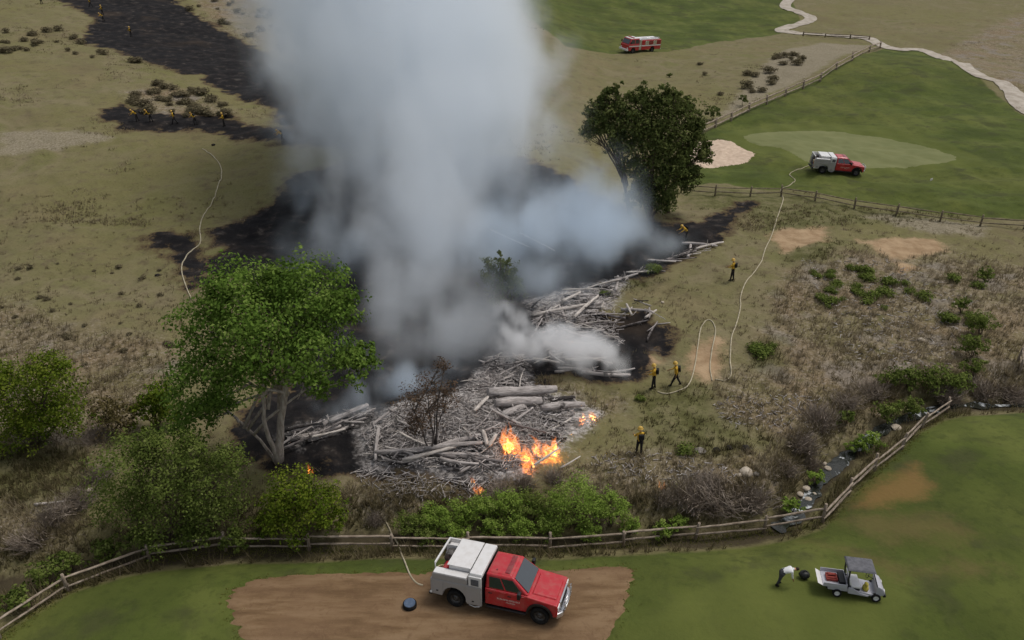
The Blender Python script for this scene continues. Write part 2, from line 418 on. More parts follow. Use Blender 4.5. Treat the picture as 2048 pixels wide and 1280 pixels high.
def build_ground():
    ny, nx = 560, 560
    y0, y1 = 14.0, 215.0
    k = np.linspace(0, 1, ny); ys = y0 * (y1 / y0) ** k
    far = y1 * (2600 / y1) ** np.linspace(0, 1, 22)[1:]
    back = np.array([-700, -300, -120, -50, -20, 0, 8])
    ys = np.concatenate([back, ys, far])
    half = np.where(ys >= 14, .92 * (ys + 20), .92 * 34 + (14 - ys) * 1.4)
    s = np.linspace(-1, 1, nx)
    X = half[:, None] * s[None]; Y = np.repeat(ys[:, None], nx, 1)
    x = X.ravel(); y = Y.ravel(); z = height(x, y)
    i = np.arange(len(ys) - 1)[:, None] * nx + np.arange(nx - 1)[None]
    F = np.stack([i, i + 1, i + nx + 1, i + nx], -1).reshape(-1, 4)
    P = np.stack([x, y], 1); at_ = {}
    for name, polys in Z.items():
        sdv = np.full(len(x), -8.0)
        for L in polys:
            lo = L.min(0) - 8; hi = L.max(0) + 8
            mk = ((P > lo) & (P < hi)).all(1)
            if mk.any(): sdv[mk] = np.maximum(sdv[mk], poly_sd(P[mk], L))
        at_[name] = np.clip(sdv, -8, 8)
    at_['turf'] = np.where(y < 14, 8, at_['turf'])
    g = np.full(len(x), 20.); mk = (np.abs(x) < 60) & (y < 70) & (y > 10); g[mk] = seg_dist(P[mk], STREAM); at_['gully'] = g
    me = np_mesh('ground', np.stack([x, y, z], 1), F, ground_material(), True, at_)
    tag(link('ground', me), kind='structure')
build_ground()

def simple_mat(name, stops, scale=3.0, rough=.9, bump=.2, spec=.2, metal=0.0, detail=4):
    m = bpy.data.materials.new(name); q = NT(nodes(m)); P = q.n('ShaderNodeTexCoord').outputs['Object']
    f = q.noise(scale, detail, .6, P)
    c = q.ramp(q.range(f, .3, .7), [(i / max(len(stops) - 1, 1), s) for i, s in enumerate(stops)]) if len(stops) > 1 else stops[0]
    q.out(c, rough, q.bump(f, bump, .05) if bump else None, metal, spec)
    return m

# ------------------------------------------------------------------ sheets laid on the ground: path, sand, dirt, putting green
def spline(L, n=8, closed=False):
    L = [np.array(p, float) for p in L]; out = []; N = len(L)
    for i in range(N if closed else N - 1):
        g = (lambda k: L[k % N]) if closed else (lambda k: L[min(max(k, 0), N - 1)])
        p0, p1, p2, p3 = g(i - 1), g(i), g(i + 1), g(i + 2)
        for t in np.arange(n) / n:
            out.append(.5 * (2 * p1 + (p2 - p0) * t + (2 * p0 - 5 * p1 + 4 * p2 - p3) * t * t + (3 * p1 - p0 - 3 * p2 + p3) * t ** 3))
    if not closed: out.append(L[-1])
    return np.array(out)

EDGES = {}
def sheet(name, px, mat, dz=.03, jit=.05, rings=40):
    L = spline(GL(px), 14, True); c = L.mean(0)
    n = len(L); ph = np.linspace(0, 40, n)
    L = L + (L - c) / np.linalg.norm(L - c, axis=1)[:, None] * (jit * (fbm(ph * 3, ph * 0, 4, 3) * 2))[:, None]
    EDGES[name] = L
    V = [[c[0], c[1]]]
    for r in np.linspace(1 / rings, 1, rings): V += list(c + (L - c) * r)
    V = np.array(V); z = height(V[:, 0], V[:, 1]) + dz; z[-n:] -= dz * 1.2
    F = [(0, 1 + j, 1 + (j + 1) % n) for j in range(n)]
    F4 = [(1 + i * n + j, 1 + (i + 1) * n + j, 1 + (i + 1) * n + (j + 1) % n, 1 + i * n + (j + 1) % n) for i in range(rings - 1) for j in range(n)]
    me = bpy.data.meshes.new(name); me.from_pydata([(*p, q) for p, q in zip(V.tolist(), z.tolist())], [], F + F4)
    me.polygons.foreach_set('use_smooth', [True] * len(me.polygons)); me.materials.append(mat)
    bm = bmesh.new(); bm.from_mesh(me); bmesh.ops.recalc_face_normals(bm, faces=bm.faces)
    if sum(f.normal.z for f in bm.faces) < 0: bmesh.ops.reverse_faces(bm, faces=bm.faces)
    bm.to_mesh(me); bm.free()
    return tag(link(name, me), kind='structure')

def ribbon(name, pts, width, mat, dz=.06, n=8, across=3, world=False, zf=None, wj=0.0):
    L = spline(pts if world else GL(pts), n)
    T = np.gradient(L, axis=0); T /= np.linalg.norm(T, axis=1)[:, None] + 1e-9; Nn = np.stack([-T[:, 1], T[:, 0]], 1)
    wd = np.full(len(L), width) * (1 + wj * 2 * fbm(np.arange(len(L)) * .35, np.zeros(len(L)), 8, 2))
    V = []; 
    for s in np.linspace(-.5, .5, across): V.append(L + Nn * (wd * s)[:, None])
    V = np.stack(V, 1); xy = V.reshape(-1, 2); z = (height(xy[:, 0], xy[:, 1]) + dz) if zf is None else zf(xy)
    i = np.arange(len(L) - 1)[:, None] * across + np.arange(across - 1)[None]
    F = np.stack([i, i + across, i + across + 1, i + 1], -1).reshape(-1, 4)[:, ::-1]
    return tag(link(name, np_mesh(name, np.column_stack([xy, z]), F, mat, True)), kind='structure')

def dirt_material():
    m = bpy.data.materials.new('brown_bunker_dirt'); q = NT(nodes(m)); P = q.pos()
    mp = q.n('ShaderNodeMapping'); q.nt.links.new(P, mp.inputs[0]); mp.inputs['Scale'].default_value = (.35, 1.6, 1); mp.inputs['Rotation'].default_value = (0, 0, .15)
    a = q.noise(1.2, 5, .6, mp.outputs[0]); b = q.noise(9, 4, .7, P); d = q.noise(.35, 3, .5, P)
    c = q.ramp(q.range(a, .3, .7), [(0, S(99, 78, 56)), (.5, S(117, 94, 69)), (1, S(132, 109, 83))])
    c = q.mix(q.range(d, .4, .65, 0, .5), c, S(122, 98, 75))
    c = q.mix(q.range(q.noise(2.6, 5, .65, P, .8), .52, .68, 0, .45), c, S(98, 75, 56))
    c = q.mix(q.range(b, .55, .8, 0, .4), c, S(144, 118, 92))
    q.out(c, .95, q.bump(q.math('ADD', a, q.math('MULTIPLY', b, .5)), .5, .1), spec=.1); return m
sheet('dirt_bunker', [(455, 1212), (470, 1180), (530, 1156), (640, 1148), (780, 1146), (900, 1146), (1040, 1143), (1140, 1140), (1215, 1134), (1258, 1138), (1264, 1165), (1236, 1232), (1180, 1310), (1000, 1370), (760, 1380), (570, 1330), (485, 1270)], dirt_material(), .035, .22)
sheet('sand_bunker', [(1398, 284), (1420, 281), (1450, 280), (1475, 290), (1508, 306), (1500, 318), (1480, 329), (1440, 333), (1400, 335), (1380, 312)], simple_mat('pale_sand', [S(180, 158, 138), S(202, 182, 160)], 2, .95, .1), .05, .2, 16)
pg = bpy.data.materials.new('putting_green_turf'); q_ = NT(nodes(pg)); P_ = q_.pos()
q_.out(q_.ramp(q_.range(q_.noise(.25, 4, .6, P_), .3, .7), [(0, S(106, 110, 70)), (1, S(116, 118, 78))]), .9, spec=.15)
sheet('putting_green', [(1488, 272), (1540, 264), (1640, 262), (1740, 272), (1840, 290), (1900, 308), (1912, 320), (1860, 328), (1760, 336), (1660, 334), (1610, 322), (1570, 300), (1510, 288)], pg, .05, .1, 24)
path_mat = simple_mat('concrete_path', [S(150, 140, 126), S(182, 173, 160)], .8, .9, .1)
ribbon('cart_path', [(1596, -14), (1570, 12), (1600, 26), (1622, 37), (1600, 48), (1562, 61), (1600, 68), (1660, 71), (1730, 76), (1765, 92), (1800, 100), (1850, 103), (1900, 122), (1950, 146), (2000, 164), (2025, 184), (2040, 210), (2090, 240)], 3.0, path_mat, .10, 10, 4)
# ------------------------------------------------------------------ stream
def water_material():
    m = bpy.data.materials.new('stream_water'); q = NT(nodes(m)); P = q.pos()
    f = q.noise(1.1, 5, .65, P, .6)
    foam = q.range(f, .54, .64)
    c = q.mix(foam, S(40, 42, 36), S(186, 190, 192))
    q.out(c, q.range(foam, 0, 1, .08, .7), q.bump(f, .6, .08), spec=.5); return m
def water_z(xy):
    # level across the channel, falling gently along it
    z = height(xy[:, 0], xy[:, 1]).reshape(-1, 3); lev = z[:, 1] + .10
    k = np.ones(9) / 9; lev = np.convolve(np.pad(lev, 4, mode='edge'), k, 'valid')
    return np.repeat(np.maximum(lev, z[:, 1] + .05), 3)
ribbon('stream_water', STREAM[11:], .62, water_material(), n=14, across=3, world=True, zf=water_z, wj=.7)
# ------------------------------------------------------------------ foliage
def leaf_material(name, cols, trans=.25):
    m = bpy.data.materials.new(name); q = NT(nodes(m))
    c = q.ramp(q.attr('var'), [(i / (len(cols) - 1), s) for i, s in enumerate(cols)])
    d = q.n('ShaderNodeBsdfDiffuse'); t = q.n('ShaderNodeBsdfTranslucent'); mx = q.n('ShaderNodeMixShader'); o = q.n('ShaderNodeOutputMaterial')
    q.nt.links.new(c, d.inputs[0]); q.nt.links.new(c, t.inputs[0]); mx.inputs[0].default_value = trans
    q.nt.links.new(d.outputs[0], mx.inputs[1]); q.nt.links.new(t.outputs[0], mx.inputs[2]); q.nt.links.new(mx.outputs[0], o.inputs['Surface'])
    return m
LEAF = {
 'cottonwood': leaf_material('cottonwood_leaf', [S(60, 80, 32), S(84, 110, 44), S(108, 132, 58), S(136, 154, 80)], .28),
 'dark': leaf_material('dark_leaf', [S(60, 70, 38), S(78, 88, 48), S(96, 104, 58), S(116, 120, 74)], .25),
 'shrub': leaf_material('shrub_leaf', [S(58, 72, 22), S(80, 98, 30), S(104, 118, 40), S(130, 136, 56)], .22),
 'willow': leaf_material('willow_leaf', [S(64, 76, 34), S(86, 100, 46), S(106, 118, 58), S(126, 134, 76)], .22),
 'bright': leaf_material('bright_leaf', [S(90, 112, 44), S(112, 136, 56), S(134, 154, 72), S(154, 168, 92)], .28),
 'brown': leaf_material('brown_leaf', [S(66, 60, 36), S(82, 74, 46), S(98, 90, 58), S(108, 92, 70)], .1),
 'scorched': leaf_material('scorched_leaf', [S(70, 60, 52), S(92, 78, 66), S(110, 90, 74), S(96, 84, 62)], .1),
 'twig': leaf_material('grey_twig', [S(116, 104, 92), S(138, 126, 114), S(160, 148, 136), S(122, 110, 90)], 0.0),
 'sage': leaf_material('sage_leaf', [S(84, 76, 62), S(104, 96, 76), S(118, 110, 86), S(132, 124, 100)], .3),
 'grass': leaf_material('wild_grass_blade', [S(76, 74, 46), S(104, 96, 68), S(126, 114, 90), S(154, 142, 120)], .45),
}
def bark_material(name, a, b):
    m = bpy.data.materials.new(name); q = NT(nodes(m)); P = q.n('ShaderNodeTexCoord').outputs['Object']
    mp = q.n('ShaderNodeMapping'); mp.inputs['Scale'].default_value = (6, 6, 1.2); q.nt.links.new(P, mp.inputs[0])
    f = q.noise(1.5, 5, .65, mp.outputs[0]); q.out(q.ramp(q.range(f, .3, .7), [(0, a), (1, b)]), .9, q.bump(f, .7, .05), spec=.15); return m
BARK = bark_material('pale_bark', S(140, 128, 116), S(188, 177, 165)); BARKD = bark_material('dark_bark', S(74, 64, 54), S(112, 98, 84))
BARKB = bark_material('charred_bark', S(52, 47, 46), S(112, 104, 100))

def leaf_cloud(lobes, n_clump, per, leaf, seed=0, up=.35, spread=.24, hollow=.45, elong=1.5, jit=.22):
    """lobes: (centre, radius vec).  Leaf quads gathered in clumps near each lobe's surface."""
    r = np.random.default_rng(seed); C = []; O = []; cv = []; SG = []
    for c, rad in lobes:
        k = max(6, int(n_clump * (np.mean(rad) ** 1.6)))
        d = r.normal(size=(k, 3)); d /= np.linalg.norm(d, axis=1)[:, None]; d[:, 2] = np.where(d[:, 2] < -.55, -d[:, 2], d[:, 2])
        q = hollow + (1 - hollow) * r.random(k) ** .6
        q *= 1 + jit * r.normal(size=k).clip(-1.5, 1.8)
        C.append(np.array(c) + d * q[:, None] * np.array(rad)); O.append(d); cv.append(r.normal(.5, .16, k)); SG.append(np.full(k, np.mean(rad) * spread))
    C = np.vstack(C); O = np.vstack(O); cv = np.concatenate(cv); SG = np.concatenate(SG)
    i = np.repeat(np.arange(len(C)), per); n = len(i)
    off = r.normal(size=(n, 3)); off /= np.linalg.norm(off, axis=1)[:, None] + 1e-9; off *= (r.random(n) ** .5)[:, None] * SG[i][:, None] * 1.5; off[:, 2] *= .75
    P = C[i] + off
    N = O[i] * .5 + off / (SG[i][:, None] + 1e-6) * .35 + np.array([0, 0, up]) + r.normal(size=(n, 3)) * .45
    N /= np.linalg.norm(N, axis=1)[:, None] + 1e-9
    A = np.cross(N, r.normal(size=(n, 3))); A /= np.linalg.norm(A, axis=1)[:, None] + 1e-9; B = np.cross(N, A)
    s = leaf * (.6 + .8 * r.random(n))[:, None]
    V = np.stack([P - A * s * elong * .5, P + B * s * .42 + N * s * .08, P + A * s * elong * .5, P - B * s * .42 + N * s * .08], 1).reshape(-1, 3)
    F = np.arange(4 * n).reshape(-1, 4)
    var = np.clip(cv[i] + r.normal(0, .14, n), 0, 1)
    return V, F, np.repeat(var, 4)

def limb(mb, a, b, r0, r1, sag=.12, n=6, seed=0):
    rr = random.Random(seed); a = Vector(a); b = Vector(b); L = (b - a).length
    o1 = Vector((rr.uniform(-1, 1), rr.uniform(-1, 1), rr.uniform(-.2, .8))) * L * sag
    pts = []; rad = []
    for k in range(n + 1):
        t = k / n; pts.append(a.lerp(b, t) + o1 * (4 * t * (1 - t)) * .6 + Vector((rr.uniform(-1, 1), rr.uniform(-1, 1), 0)) * L * .012); rad.append(r0 + (r1 - r0) * t ** .8)
    mb.tube(pts, rad, 8); return pts

def plant(name, label, cat, base, lobes_px, kind, clump=16, per=26, leaf=.13, group=None, trunk=.08, bark=None, seed=1, squash=(1, 1, .92), stems=None, hollow=.45, up=.35, spread=.24, crown_name='crown'):
    b = G(*base) if len(base) == 2 else Vector(base)
    root = empty(name, b); lobes = []
    for L in lobes_px:
        px, py, rp = L[:3]; dy = L[3] if len(L) > 3 else 0.0
        c = at(px, py, b.y + dy); t = (b.y + dy) / pray(px, py)[1]; rr = rp * t / FPX
        g = hz(c.x, c.y)
        if c.z < g + rr * .35: c.z = g + rr * .35
        lobes.append((np.array(c - b), np.array([rr * squash[0], rr * squash[1], rr * squash[2]])))
    V, F, var = leaf_cloud(lobes, clump, per, leaf, seed, up, spread, hollow)
    gz = height(V[:, 0] + b.x, V[:, 1] + b.y) - b.z; V[:, 2] = np.maximum(V[:, 2], gz + .02)
    link(crown_name, np_mesh(crown_name, V, F, LEAF[kind], False, {'var': var}), root)
    mb = MB()
    if stems:
        for si, (tx, ty, dy, r0, r1) in enumerate(stems): limb(mb, (random.uniform(-.15, .15), random.uniform(-.1, .1), -.25), at(tx, ty, b.y + dy) - b, r0, r1, .08, 8, seed + si)
    for i, (c, rad) in enumerate(lobes):
        s0 = Vector((0, 0, -.1))
        if stems:
            tx, ty, dy, r0, r1 = stems[i % len(stems)]; s0 = (at(tx, ty, b.y + dy) - b) * random.uniform(.6, .95)
        e = Vector(c); limb(mb, s0, e, trunk, trunk * .35, .1, 5, seed * 31 + i)
        for j in range(3):
            limb(mb, s0.lerp(e, .6), e + Vector([random.uniform(-.7, .7) * q for q in rad]), trunk * .5, trunk * .15, .1, 4, seed * 57 + i * 5 + j)
    mb.obj('trunk' if trunk > .07 else 'stems', bark or BARKD, root)
    return tag(root, label, cat, group)

# --- the big cottonwood left of the fire
plant('cottonwood_tree', 'big bright green cottonwood with several pale trunks left of the burning logs', 'tree', (558, 922),
      [(470, 592, 72, .6), (545, 575, 46, 1.5), (622, 582, 72, 1), (655, 645, 58, .5), (415, 662, 66, .5), (520, 680, 92, -1.2), (620, 715, 74, -1), (702, 728, 50, .4),
       (402, 756, 72, 0), (490, 758, 70, -.8), (388, 838, 56, .6), (440, 815, 44, .4), (625, 768, 40, .5), (560, 640, 90, 1.8), (440, 610, 40, 1), (680, 600, 34, 1), (725, 712, 30, .6)],
      'cottonwood', clump=32, per=34, leaf=.125, trunk=.09, bark=BARK, seed=3,
      stems=[(590, 700, 0, .25, .12), (522, 770, -.4, .16, .08), (556, 720, .6, .17, .09), (470, 836, -.2, .10, .05)])
# --- the dark trees by the far green
FT = 'dark green trees beside the far sand bunker'
plant('poplar_tree', 'tall dark green multi-stemmed tree between the smoke and the sand bunker', 'tree', (1300, 436),
      [(1270, 240, 36), (1320, 235, 36), (1300, 290, 44), (1340, 290, 40), (1262, 285, 38), (1310, 345, 40), (1355, 235, 30, 1.0), (1290, 196, 20), (1312, 205, 18), (1330, 192, 18), (1352, 196, 15), (1268, 200, 16), (1290, 378, 30), (1330, 378, 30), (1265, 340, 26), (1300, 405, 26), (1345, 340, 28), (1270, 395, 22), (1330, 408, 22)], 'dark', clump=26, per=26, leaf=.17, trunk=.12, seed=11,
      stems=[(1290, 330, 0, .26, .13), (1325, 330, .5, .22, .11), (1310, 300, -.5, .22, .11), (1270, 345, .2, .18, .09), (1340, 350, .2, .14, .07)], hollow=.25, squash=(1, 1, 1.3), group=FT)
plant('poplar_tree', 'dark green leafy tree half veiled by smoke at its left side, beside the tallest one', 'tree', (1262, 428),
      [(1205, 225, 28), (1225, 255, 36), (1192, 262, 26), (1240, 215, 24), (1215, 190, 16), (1232, 180, 12), (1240, 290, 28), (1185, 230, 18), (1178, 260, 16), (1200, 205, 14)], 'dark', clump=26, per=26, leaf=.17, trunk=.11, seed=12,
      stems=[(1235, 320, 0, .18, .09), (1250, 340, .5, .16, .09)], hollow=.25, squash=(1, 1, 1.3), group=FT)
plant('poplar_tree', 'dark green tree reaching towards the sand bunker', 'tree', (1335, 424),
      [(1385, 245, 26), (1385, 290, 30), (1404, 315, 20), (1365, 325, 30), (1378, 212, 16), (1352, 200, 16), (1388, 352, 20), (1412, 300, 15), (1362, 368, 22), (1340, 395, 16), (1395, 265, 20)], 'dark', clump=26, per=26, leaf=.17, trunk=.11, seed=13,
      stems=[(1350, 340, 0, .18, .09), (1362, 330, .4, .14, .07)], hollow=.25, squash=(1, 1, 1.3), group=FT)
plant('juniper_tree', 'small olive tree with pointed tops standing in the smoke', 'tree', (1000, 612),
      [(975, 560, 24), (1000, 550, 26), (1025, 565, 24), (1000, 590, 28), (974, 528, 10), (1000, 518, 11), (1017, 527, 10), (1040, 585, 18), (985, 540, 12), (1030, 545, 10)], 'dark', clump=40, per=22, leaf=.10, trunk=.06, seed=14, squash=(.8, .8, 1.6), hollow=.2)
plant('scorched_tree', 'leafless scorched brown tree standing in the grey log pile', 'tree', (866, 908),
      [(820, 800, 30), (860, 770, 32), (885, 730, 20), (890, 800, 30), (850, 830, 42), (905, 775, 16), (830, 855, 26)], 'scorched', clump=34, per=22, leaf=.075, trunk=.045, bark=BARKB, seed=15,
      stems=[(850, 780, 0, .07, .02), (888, 715, .3, .07, .015), (815, 800, -.3, .06, .015), (900, 780, 0, .05, .015), (870, 750, .4, .045, .015)], hollow=.2, spread=.34)
# --- large shrubs on the left
plant('round_shrub', 'large rounded yellow-green shrub at the left picture edge', 'shrub', (70, 892), [(35, 800, 66), (95, 772, 62), (128, 830, 50), (30, 862, 54), (95, 738, 36), (85, 850, 60), (-10, 770, 50)], 'shrub', clump=40, per=32, leaf=.095, seed=21, hollow=.55)
plant('willow_shrub', 'largest olive green willow shrub below the cottonwood crown', 'shrub', (335, 1086), [(262, 930, 64), (340, 935, 72), (420, 965, 66), (238, 1010, 55), (330, 1025, 78), (432, 1030, 58), (300, 892, 34), (455, 925, 40), (385, 905, 36)], 'willow', clump=46, per=34, leaf=.085, seed=22, hollow=.55)
plant('round_shrub', 'dark green rounded shrub right of the willow at the log rail fence', 'shrub', (600, 1078), [(590, 978, 46), (640, 1010, 46), (558, 1018, 44), (604, 1036, 54), (664, 1040, 26), (540, 1050, 32)], 'shrub', clump=48, per=32, leaf=.09, seed=23, hollow=.55)
plant('round_shrub', 'small yellow-green shrub peeping out left of the cottonwood crown', 'shrub', (316, 858), [(310, 802, 34), (335, 790, 32), (290, 826, 28), (325, 830, 28)], 'shrub', clump=30, leaf=.13, seed=24)
plant('brown_bush', 'dull olive brown bush right of the large left shrub', 'bush', (225, 872), [(205, 822, 34), (245, 832, 36), (225, 850, 34)], 'brown', clump=30, per=18, leaf=.11, seed=25, trunk=.05, bark=BARKD)
LG = 'low green bushes along the left fence'
for k, (x, y, r) in enumerate([(85, 1150, 34), (135, 1126, 32), (215, 1100, 30), (290, 1082, 34), (385, 1074, 34), (470, 1078, 30), (30, 1200, 30)]):
    plant('low_bush', ['low green bush at the fence below the brown slope, third from the left edge', 'low green bush by the fence post with crossed rails', 'low green bush below the willow at the left fence', 'low green bush under the left half of the willow', 'low green bush under the right half of the willow', 'low green bush between willow and dark round shrub', 'low green bush nearest the left edge behind the fence'][k],
          'bush', (x, y + r * .7), [(x - r * .4, y, r * .8), (x + r * .5, y + r * .1, r * .75), (x, y - r * .2, r * .7)], 'willow', clump=34, per=20, leaf=.10, seed=40 + k, trunk=.04, group=LG)
# --- streamside thicket behind the red truck
plant('green_bush', 'tallest bright green round bush behind the rail fence', 'bush', (1150, 1048), [(1150, 1000, 48), (1120, 1015, 32), (1185, 1015, 32)], 'bright', clump=70, per=34, leaf=.065, seed=51, trunk=.05, hollow=.6)
plant('green_bush', 'small bright green round bush right of the tallest one', 'bush', (1222, 1052), [(1222, 1010, 30), (1205, 1025, 20), (1240, 1022, 20)], 'bright', clump=70, per=34, leaf=.065, seed=52, trunk=.05, hollow=.6)
TG = 'bright green bushes in the streamside thicket'
for k, (x, y, r) in enumerate([(820, 1048, 30), (868, 1032, 34), (920, 1022, 32), (970, 1012, 34), (1020, 1006, 36), (1072, 1010, 36), (1100, 1048, 32), (1040, 1052, 30), (985, 1056, 26), (905, 1066, 26), (850, 1074, 24), (1180, 1060, 26), (1260, 1050, 22), (1330, 1058, 22), (1360, 1045, 18)]):
    plant('streamside_bush', ('bright green bush in the low thicket left of the truck' if x < 900 else 'bright green bush in the low thicket behind the red truck' if x < 1130 else 'small green bush behind the fence right of the two round bushes'), 'bush', (x, y + r * .8), [(x - r * .35, y, r * .8), (x + r * .4, y + 2, r * .75), (x, y + r * .3, r * .8)], 'bright' if k % 5 else 'willow', clump=60, per=30, leaf=.065, seed=60 + k, trunk=.04, group=TG)
RG = 'green bushes along the stream on the right'
RL = ['top green bush of the streamside row below the orange bare soil', 'dark green bush above the clustered green bushes', 'left green bush of the dense dark hedge above the gully', 'middle green bush of the dense hedge above the gully', 'right green bush of the dense hedge above the gully', 'rounded green bush right of the dense hedge',
      'green bush in the gully near the upper end of the rail fence', 'green bush beside the pale flat stones in the gully', 'bright green bush right beside the white water', 'bright green bush just below the white water', 'green bush left of the pale gully stones', 'green bush in the upper right gully', 'small green bush between clustered bushes and hedge', 'lone green bush at the right below the far fence', 'pale green bush nearest the pale flat stones', 'green bush at the far end of the hedge']
for k, (x, y, r) in enumerate([(1960, 645, 30), (1922, 610, 18), (1815, 752, 28), (1865, 758, 34), (1912, 765, 32), (1948, 735, 22), (1820, 815, 26), (1740, 880, 26), (1632, 955, 18), (1582, 1012, 22), (1690, 835, 20), (1775, 825, 26), (1945, 690, 28), (1970, 550, 18), (1712, 890, 18), (1780, 758, 22)]):
    plant('gully_bush', RL[k], 'bush', (x, y + r * .85), [(x - r * .4, y, r * .78), (x + r * .4, y - r * .1, r * .72), (x, y + r * .3, r * .75)], 'bright' if k in (7, 8, 9, 14) else 'willow', clump=40, per=18, leaf=.10, seed=80 + k, trunk=.04, group=RG)
plant('round_bush', 'dark round bush behind the far zigzag fence', 'bush', (1428, 240), [(1428, 224, 14), (1420, 226, 9)], 'dark', clump=14, per=20, leaf=.22, seed=98, trunk=.05)
plant('round_bush', 'smaller dark bush up the far zigzag fence', 'bush', (1485, 211), [(1485, 200, 10)], 'dark', clump=14, per=20, leaf=.22, seed=99, trunk=.05)
plant('round_bush', 'tiny dark bush on the yellow slope above the dark trees', 'bush', (1340, 155), [(1340, 149, 6)], 'dark', clump=20, per=20, leaf=.22, seed=97, trunk=.05)

# --- leafless grey thickets
def twig_mesh(name, n, R_, H_, seed, w=.012):
    r = np.random.default_rng(seed); V = []; var = []
    for k in range(n):
        a = r.random() * 6.283; e = r.random() ** .7; p = np.array([r.normal(0, R_ * .25), r.normal(0, R_ * .25), 0.]); d = np.array([math.cos(a) * e, math.sin(a) * e * .9, .35 + .75 * r.random()]); d /= np.linalg.norm(d)
        L = (.6 + .5 * r.random()) * math.hypot(R_ * e, H_) * .95
        tip = p + d * L; tip[2] = min(tip[2], H_ * (1.05 - .3 * e * e)); vv = r.random()
        s = np.cross(d, [0.3, .9, .2]); s /= np.linalg.norm(s) + 1e-9
        V += [p + s * w * 1.6, p - s * w * 1.6, tip]; var += [vv] * 3
        for j in range(4):
            t = .35 + .6 * r.random(); q0 = p + (tip - p) * t; dd = d + r.normal(size=3) * .5; dd /= np.linalg.norm(dd); q1 = q0 + dd * L * .35 * r.random()
            q1[2] = max(q1[2], .03); V += [q0 + s * w, q0 - s * w, q1]; var += [vv] * 3
    V = np.array(V); return np_mesh(name, V, np.arange(len(V)).reshape(-1, 3), LEAF['twig'], False, {'var': np.array(var)})
TW = [twig_mesh('twigs', 330, 1.0, .95, 200 + k) for k in range(3)]
WG = 'leafless grey brown thickets along the gully'
for k, (x, y, r) in enumerate([(1380, 1010, 48), (1440, 1015, 55), (1500, 1010, 44), (1420, 975, 34), (1600, 900, 40), (1640, 850, 40), (1690, 810, 36), (1620, 935, 24), (1740, 790, 34), (1890, 800, 34), (1960, 790, 36), (2020, 800, 36), (1330, 1005, 26), (195, 880, 30), (160, 1010, 40), (110, 1040, 34), (60, 1090, 40), (200, 960, 30), (1000, 985, 26), (1050, 975, 26), (1110, 960, 24), (960, 1005, 22), (750, 1045, 22), (1570, 945, 30)]):
    p = G(x, y); t = p.y / pray(x, y)[1]; s = r * t / FPX
    o = link('twig_thicket', TW[k % 3]); o.location = (p.x, p.y, p.z - .04); o.scale = (s * 1.1, s * 1.1, s * 1.15); o.rotation_euler = (0, 0, k * 1.3)
    tag(o, ('leafless grey brown thicket on the left slope near the willow' if x < 700 else 'leafless brown thicket on the bank below the log pile' if x < 1150 else 'broad grey leafless thicket right behind the rail fence corner' if y > 960 else 'leafless grey thicket on the steep gully side below the litter slope' if x < 1800 else 'leafless grey thicket under the dense green hedge at the right'), 'thicket', WG)

# --- small shrubs on the slopes
def clump_mesh(kind, n, leaf, seed):
    V, F, var = leaf_cloud([(np.array([0, 0, .36]), np.array([.7, .7, .46]))], n * 4, 12, leaf, seed, .4, .42, .2, 1.5, .03); V[:, 2] = np.maximum(V[:, 2], 0)
    return np_mesh('foliage', V, F, LEAF[kind], False, {'var': var})
CLS = [clump_mesh('sage', 16, .16, 300 + k) for k in range(3)]; CLG = [clump_mesh('willow', 18, .15, 310 + k) for k in range(3)]
def scatter_shrubs(name, label, group, meshes, pts, size, seed):
    r = random.Random(seed)
    for k, (x, y) in enumerate(pts):
        p = G(x, y); o = link(name, meshes[k % 3]); s = size * r.uniform(.6, 1.4); o.location = (p.x, p.y, p.z - .03); o.scale = (s * r.uniform(.9, 1.3), s, s * r.uniform(.7, 1.0)); o.rotation_euler = (0, 0, r.uniform(0, 6.28))
        tag(o, label, 'shrub', group)
rr_ = random.Random(5)
def in_px(poly, n, rr=rr_):
    L = np.array(poly, float); lo = L.min(0); hi = L.max(0); r = np.random.default_rng(rr.randrange(10 ** 6)); out = np.zeros((0, 2))
    while len(out) < n:
        p = lo + r.random((n * 3, 2)) * (hi - lo); out = np.vstack([out, p[poly_sd(p, L) > 0]])
    return [(float(x), float(y)) for x, y in out[:n]]
scatter_shrubs('sagebrush', 'small dull brown sagebrush on the hillside inside the burnt fork', 'sagebrush in the burnt fork', CLS, in_px([(250, 195), (320, 165), (420, 190), (480, 225), (460, 238), (300, 232), (245, 215)], 44), .95, 1)
scatter_shrubs('sagebrush', 'small dull brown sagebrush on the hilltop above the burnt strip', 'sagebrush above the burnt strip', CLS, in_px([(330, 2), (560, 2), (640, 140), (560, 105), (440, 45)], 40), .9, 2)
scatter_shrubs('sagebrush', 'small dull brown sagebrush scattered left of the burnt strip', 'sagebrush left of the burnt strip', CLS, in_px([(0, 60), (120, 60), (230, 110), (300, 130), (100, 110), (0, 110)], 30), .8, 3)
scatter_shrubs('green_shrublet', 'small dark green shrub among grey litter on the right bank', 'small green shrubs on the right bank', CLG, in_px([(1600, 540), (1700, 520), (1790, 560), (1780, 620), (1650, 620)], 34) + in_px([(1800, 560), (1960, 560), (1960, 640), (1850, 660)], 8) + [(1510, 700), (1530, 705), (1545, 695), (1520, 715), (1310, 545), (1300, 540), (1210, 590), (1370, 905), (1280, 800)], .62, 4)
scatter_shrubs('dry_tussock', 'small dry tussock on the left grassy slope', 'dry tussocks on the left slope', CLS, in_px([(20, 520), (360, 540), (340, 720), (180, 740), (20, 640)], 30), .3, 6)
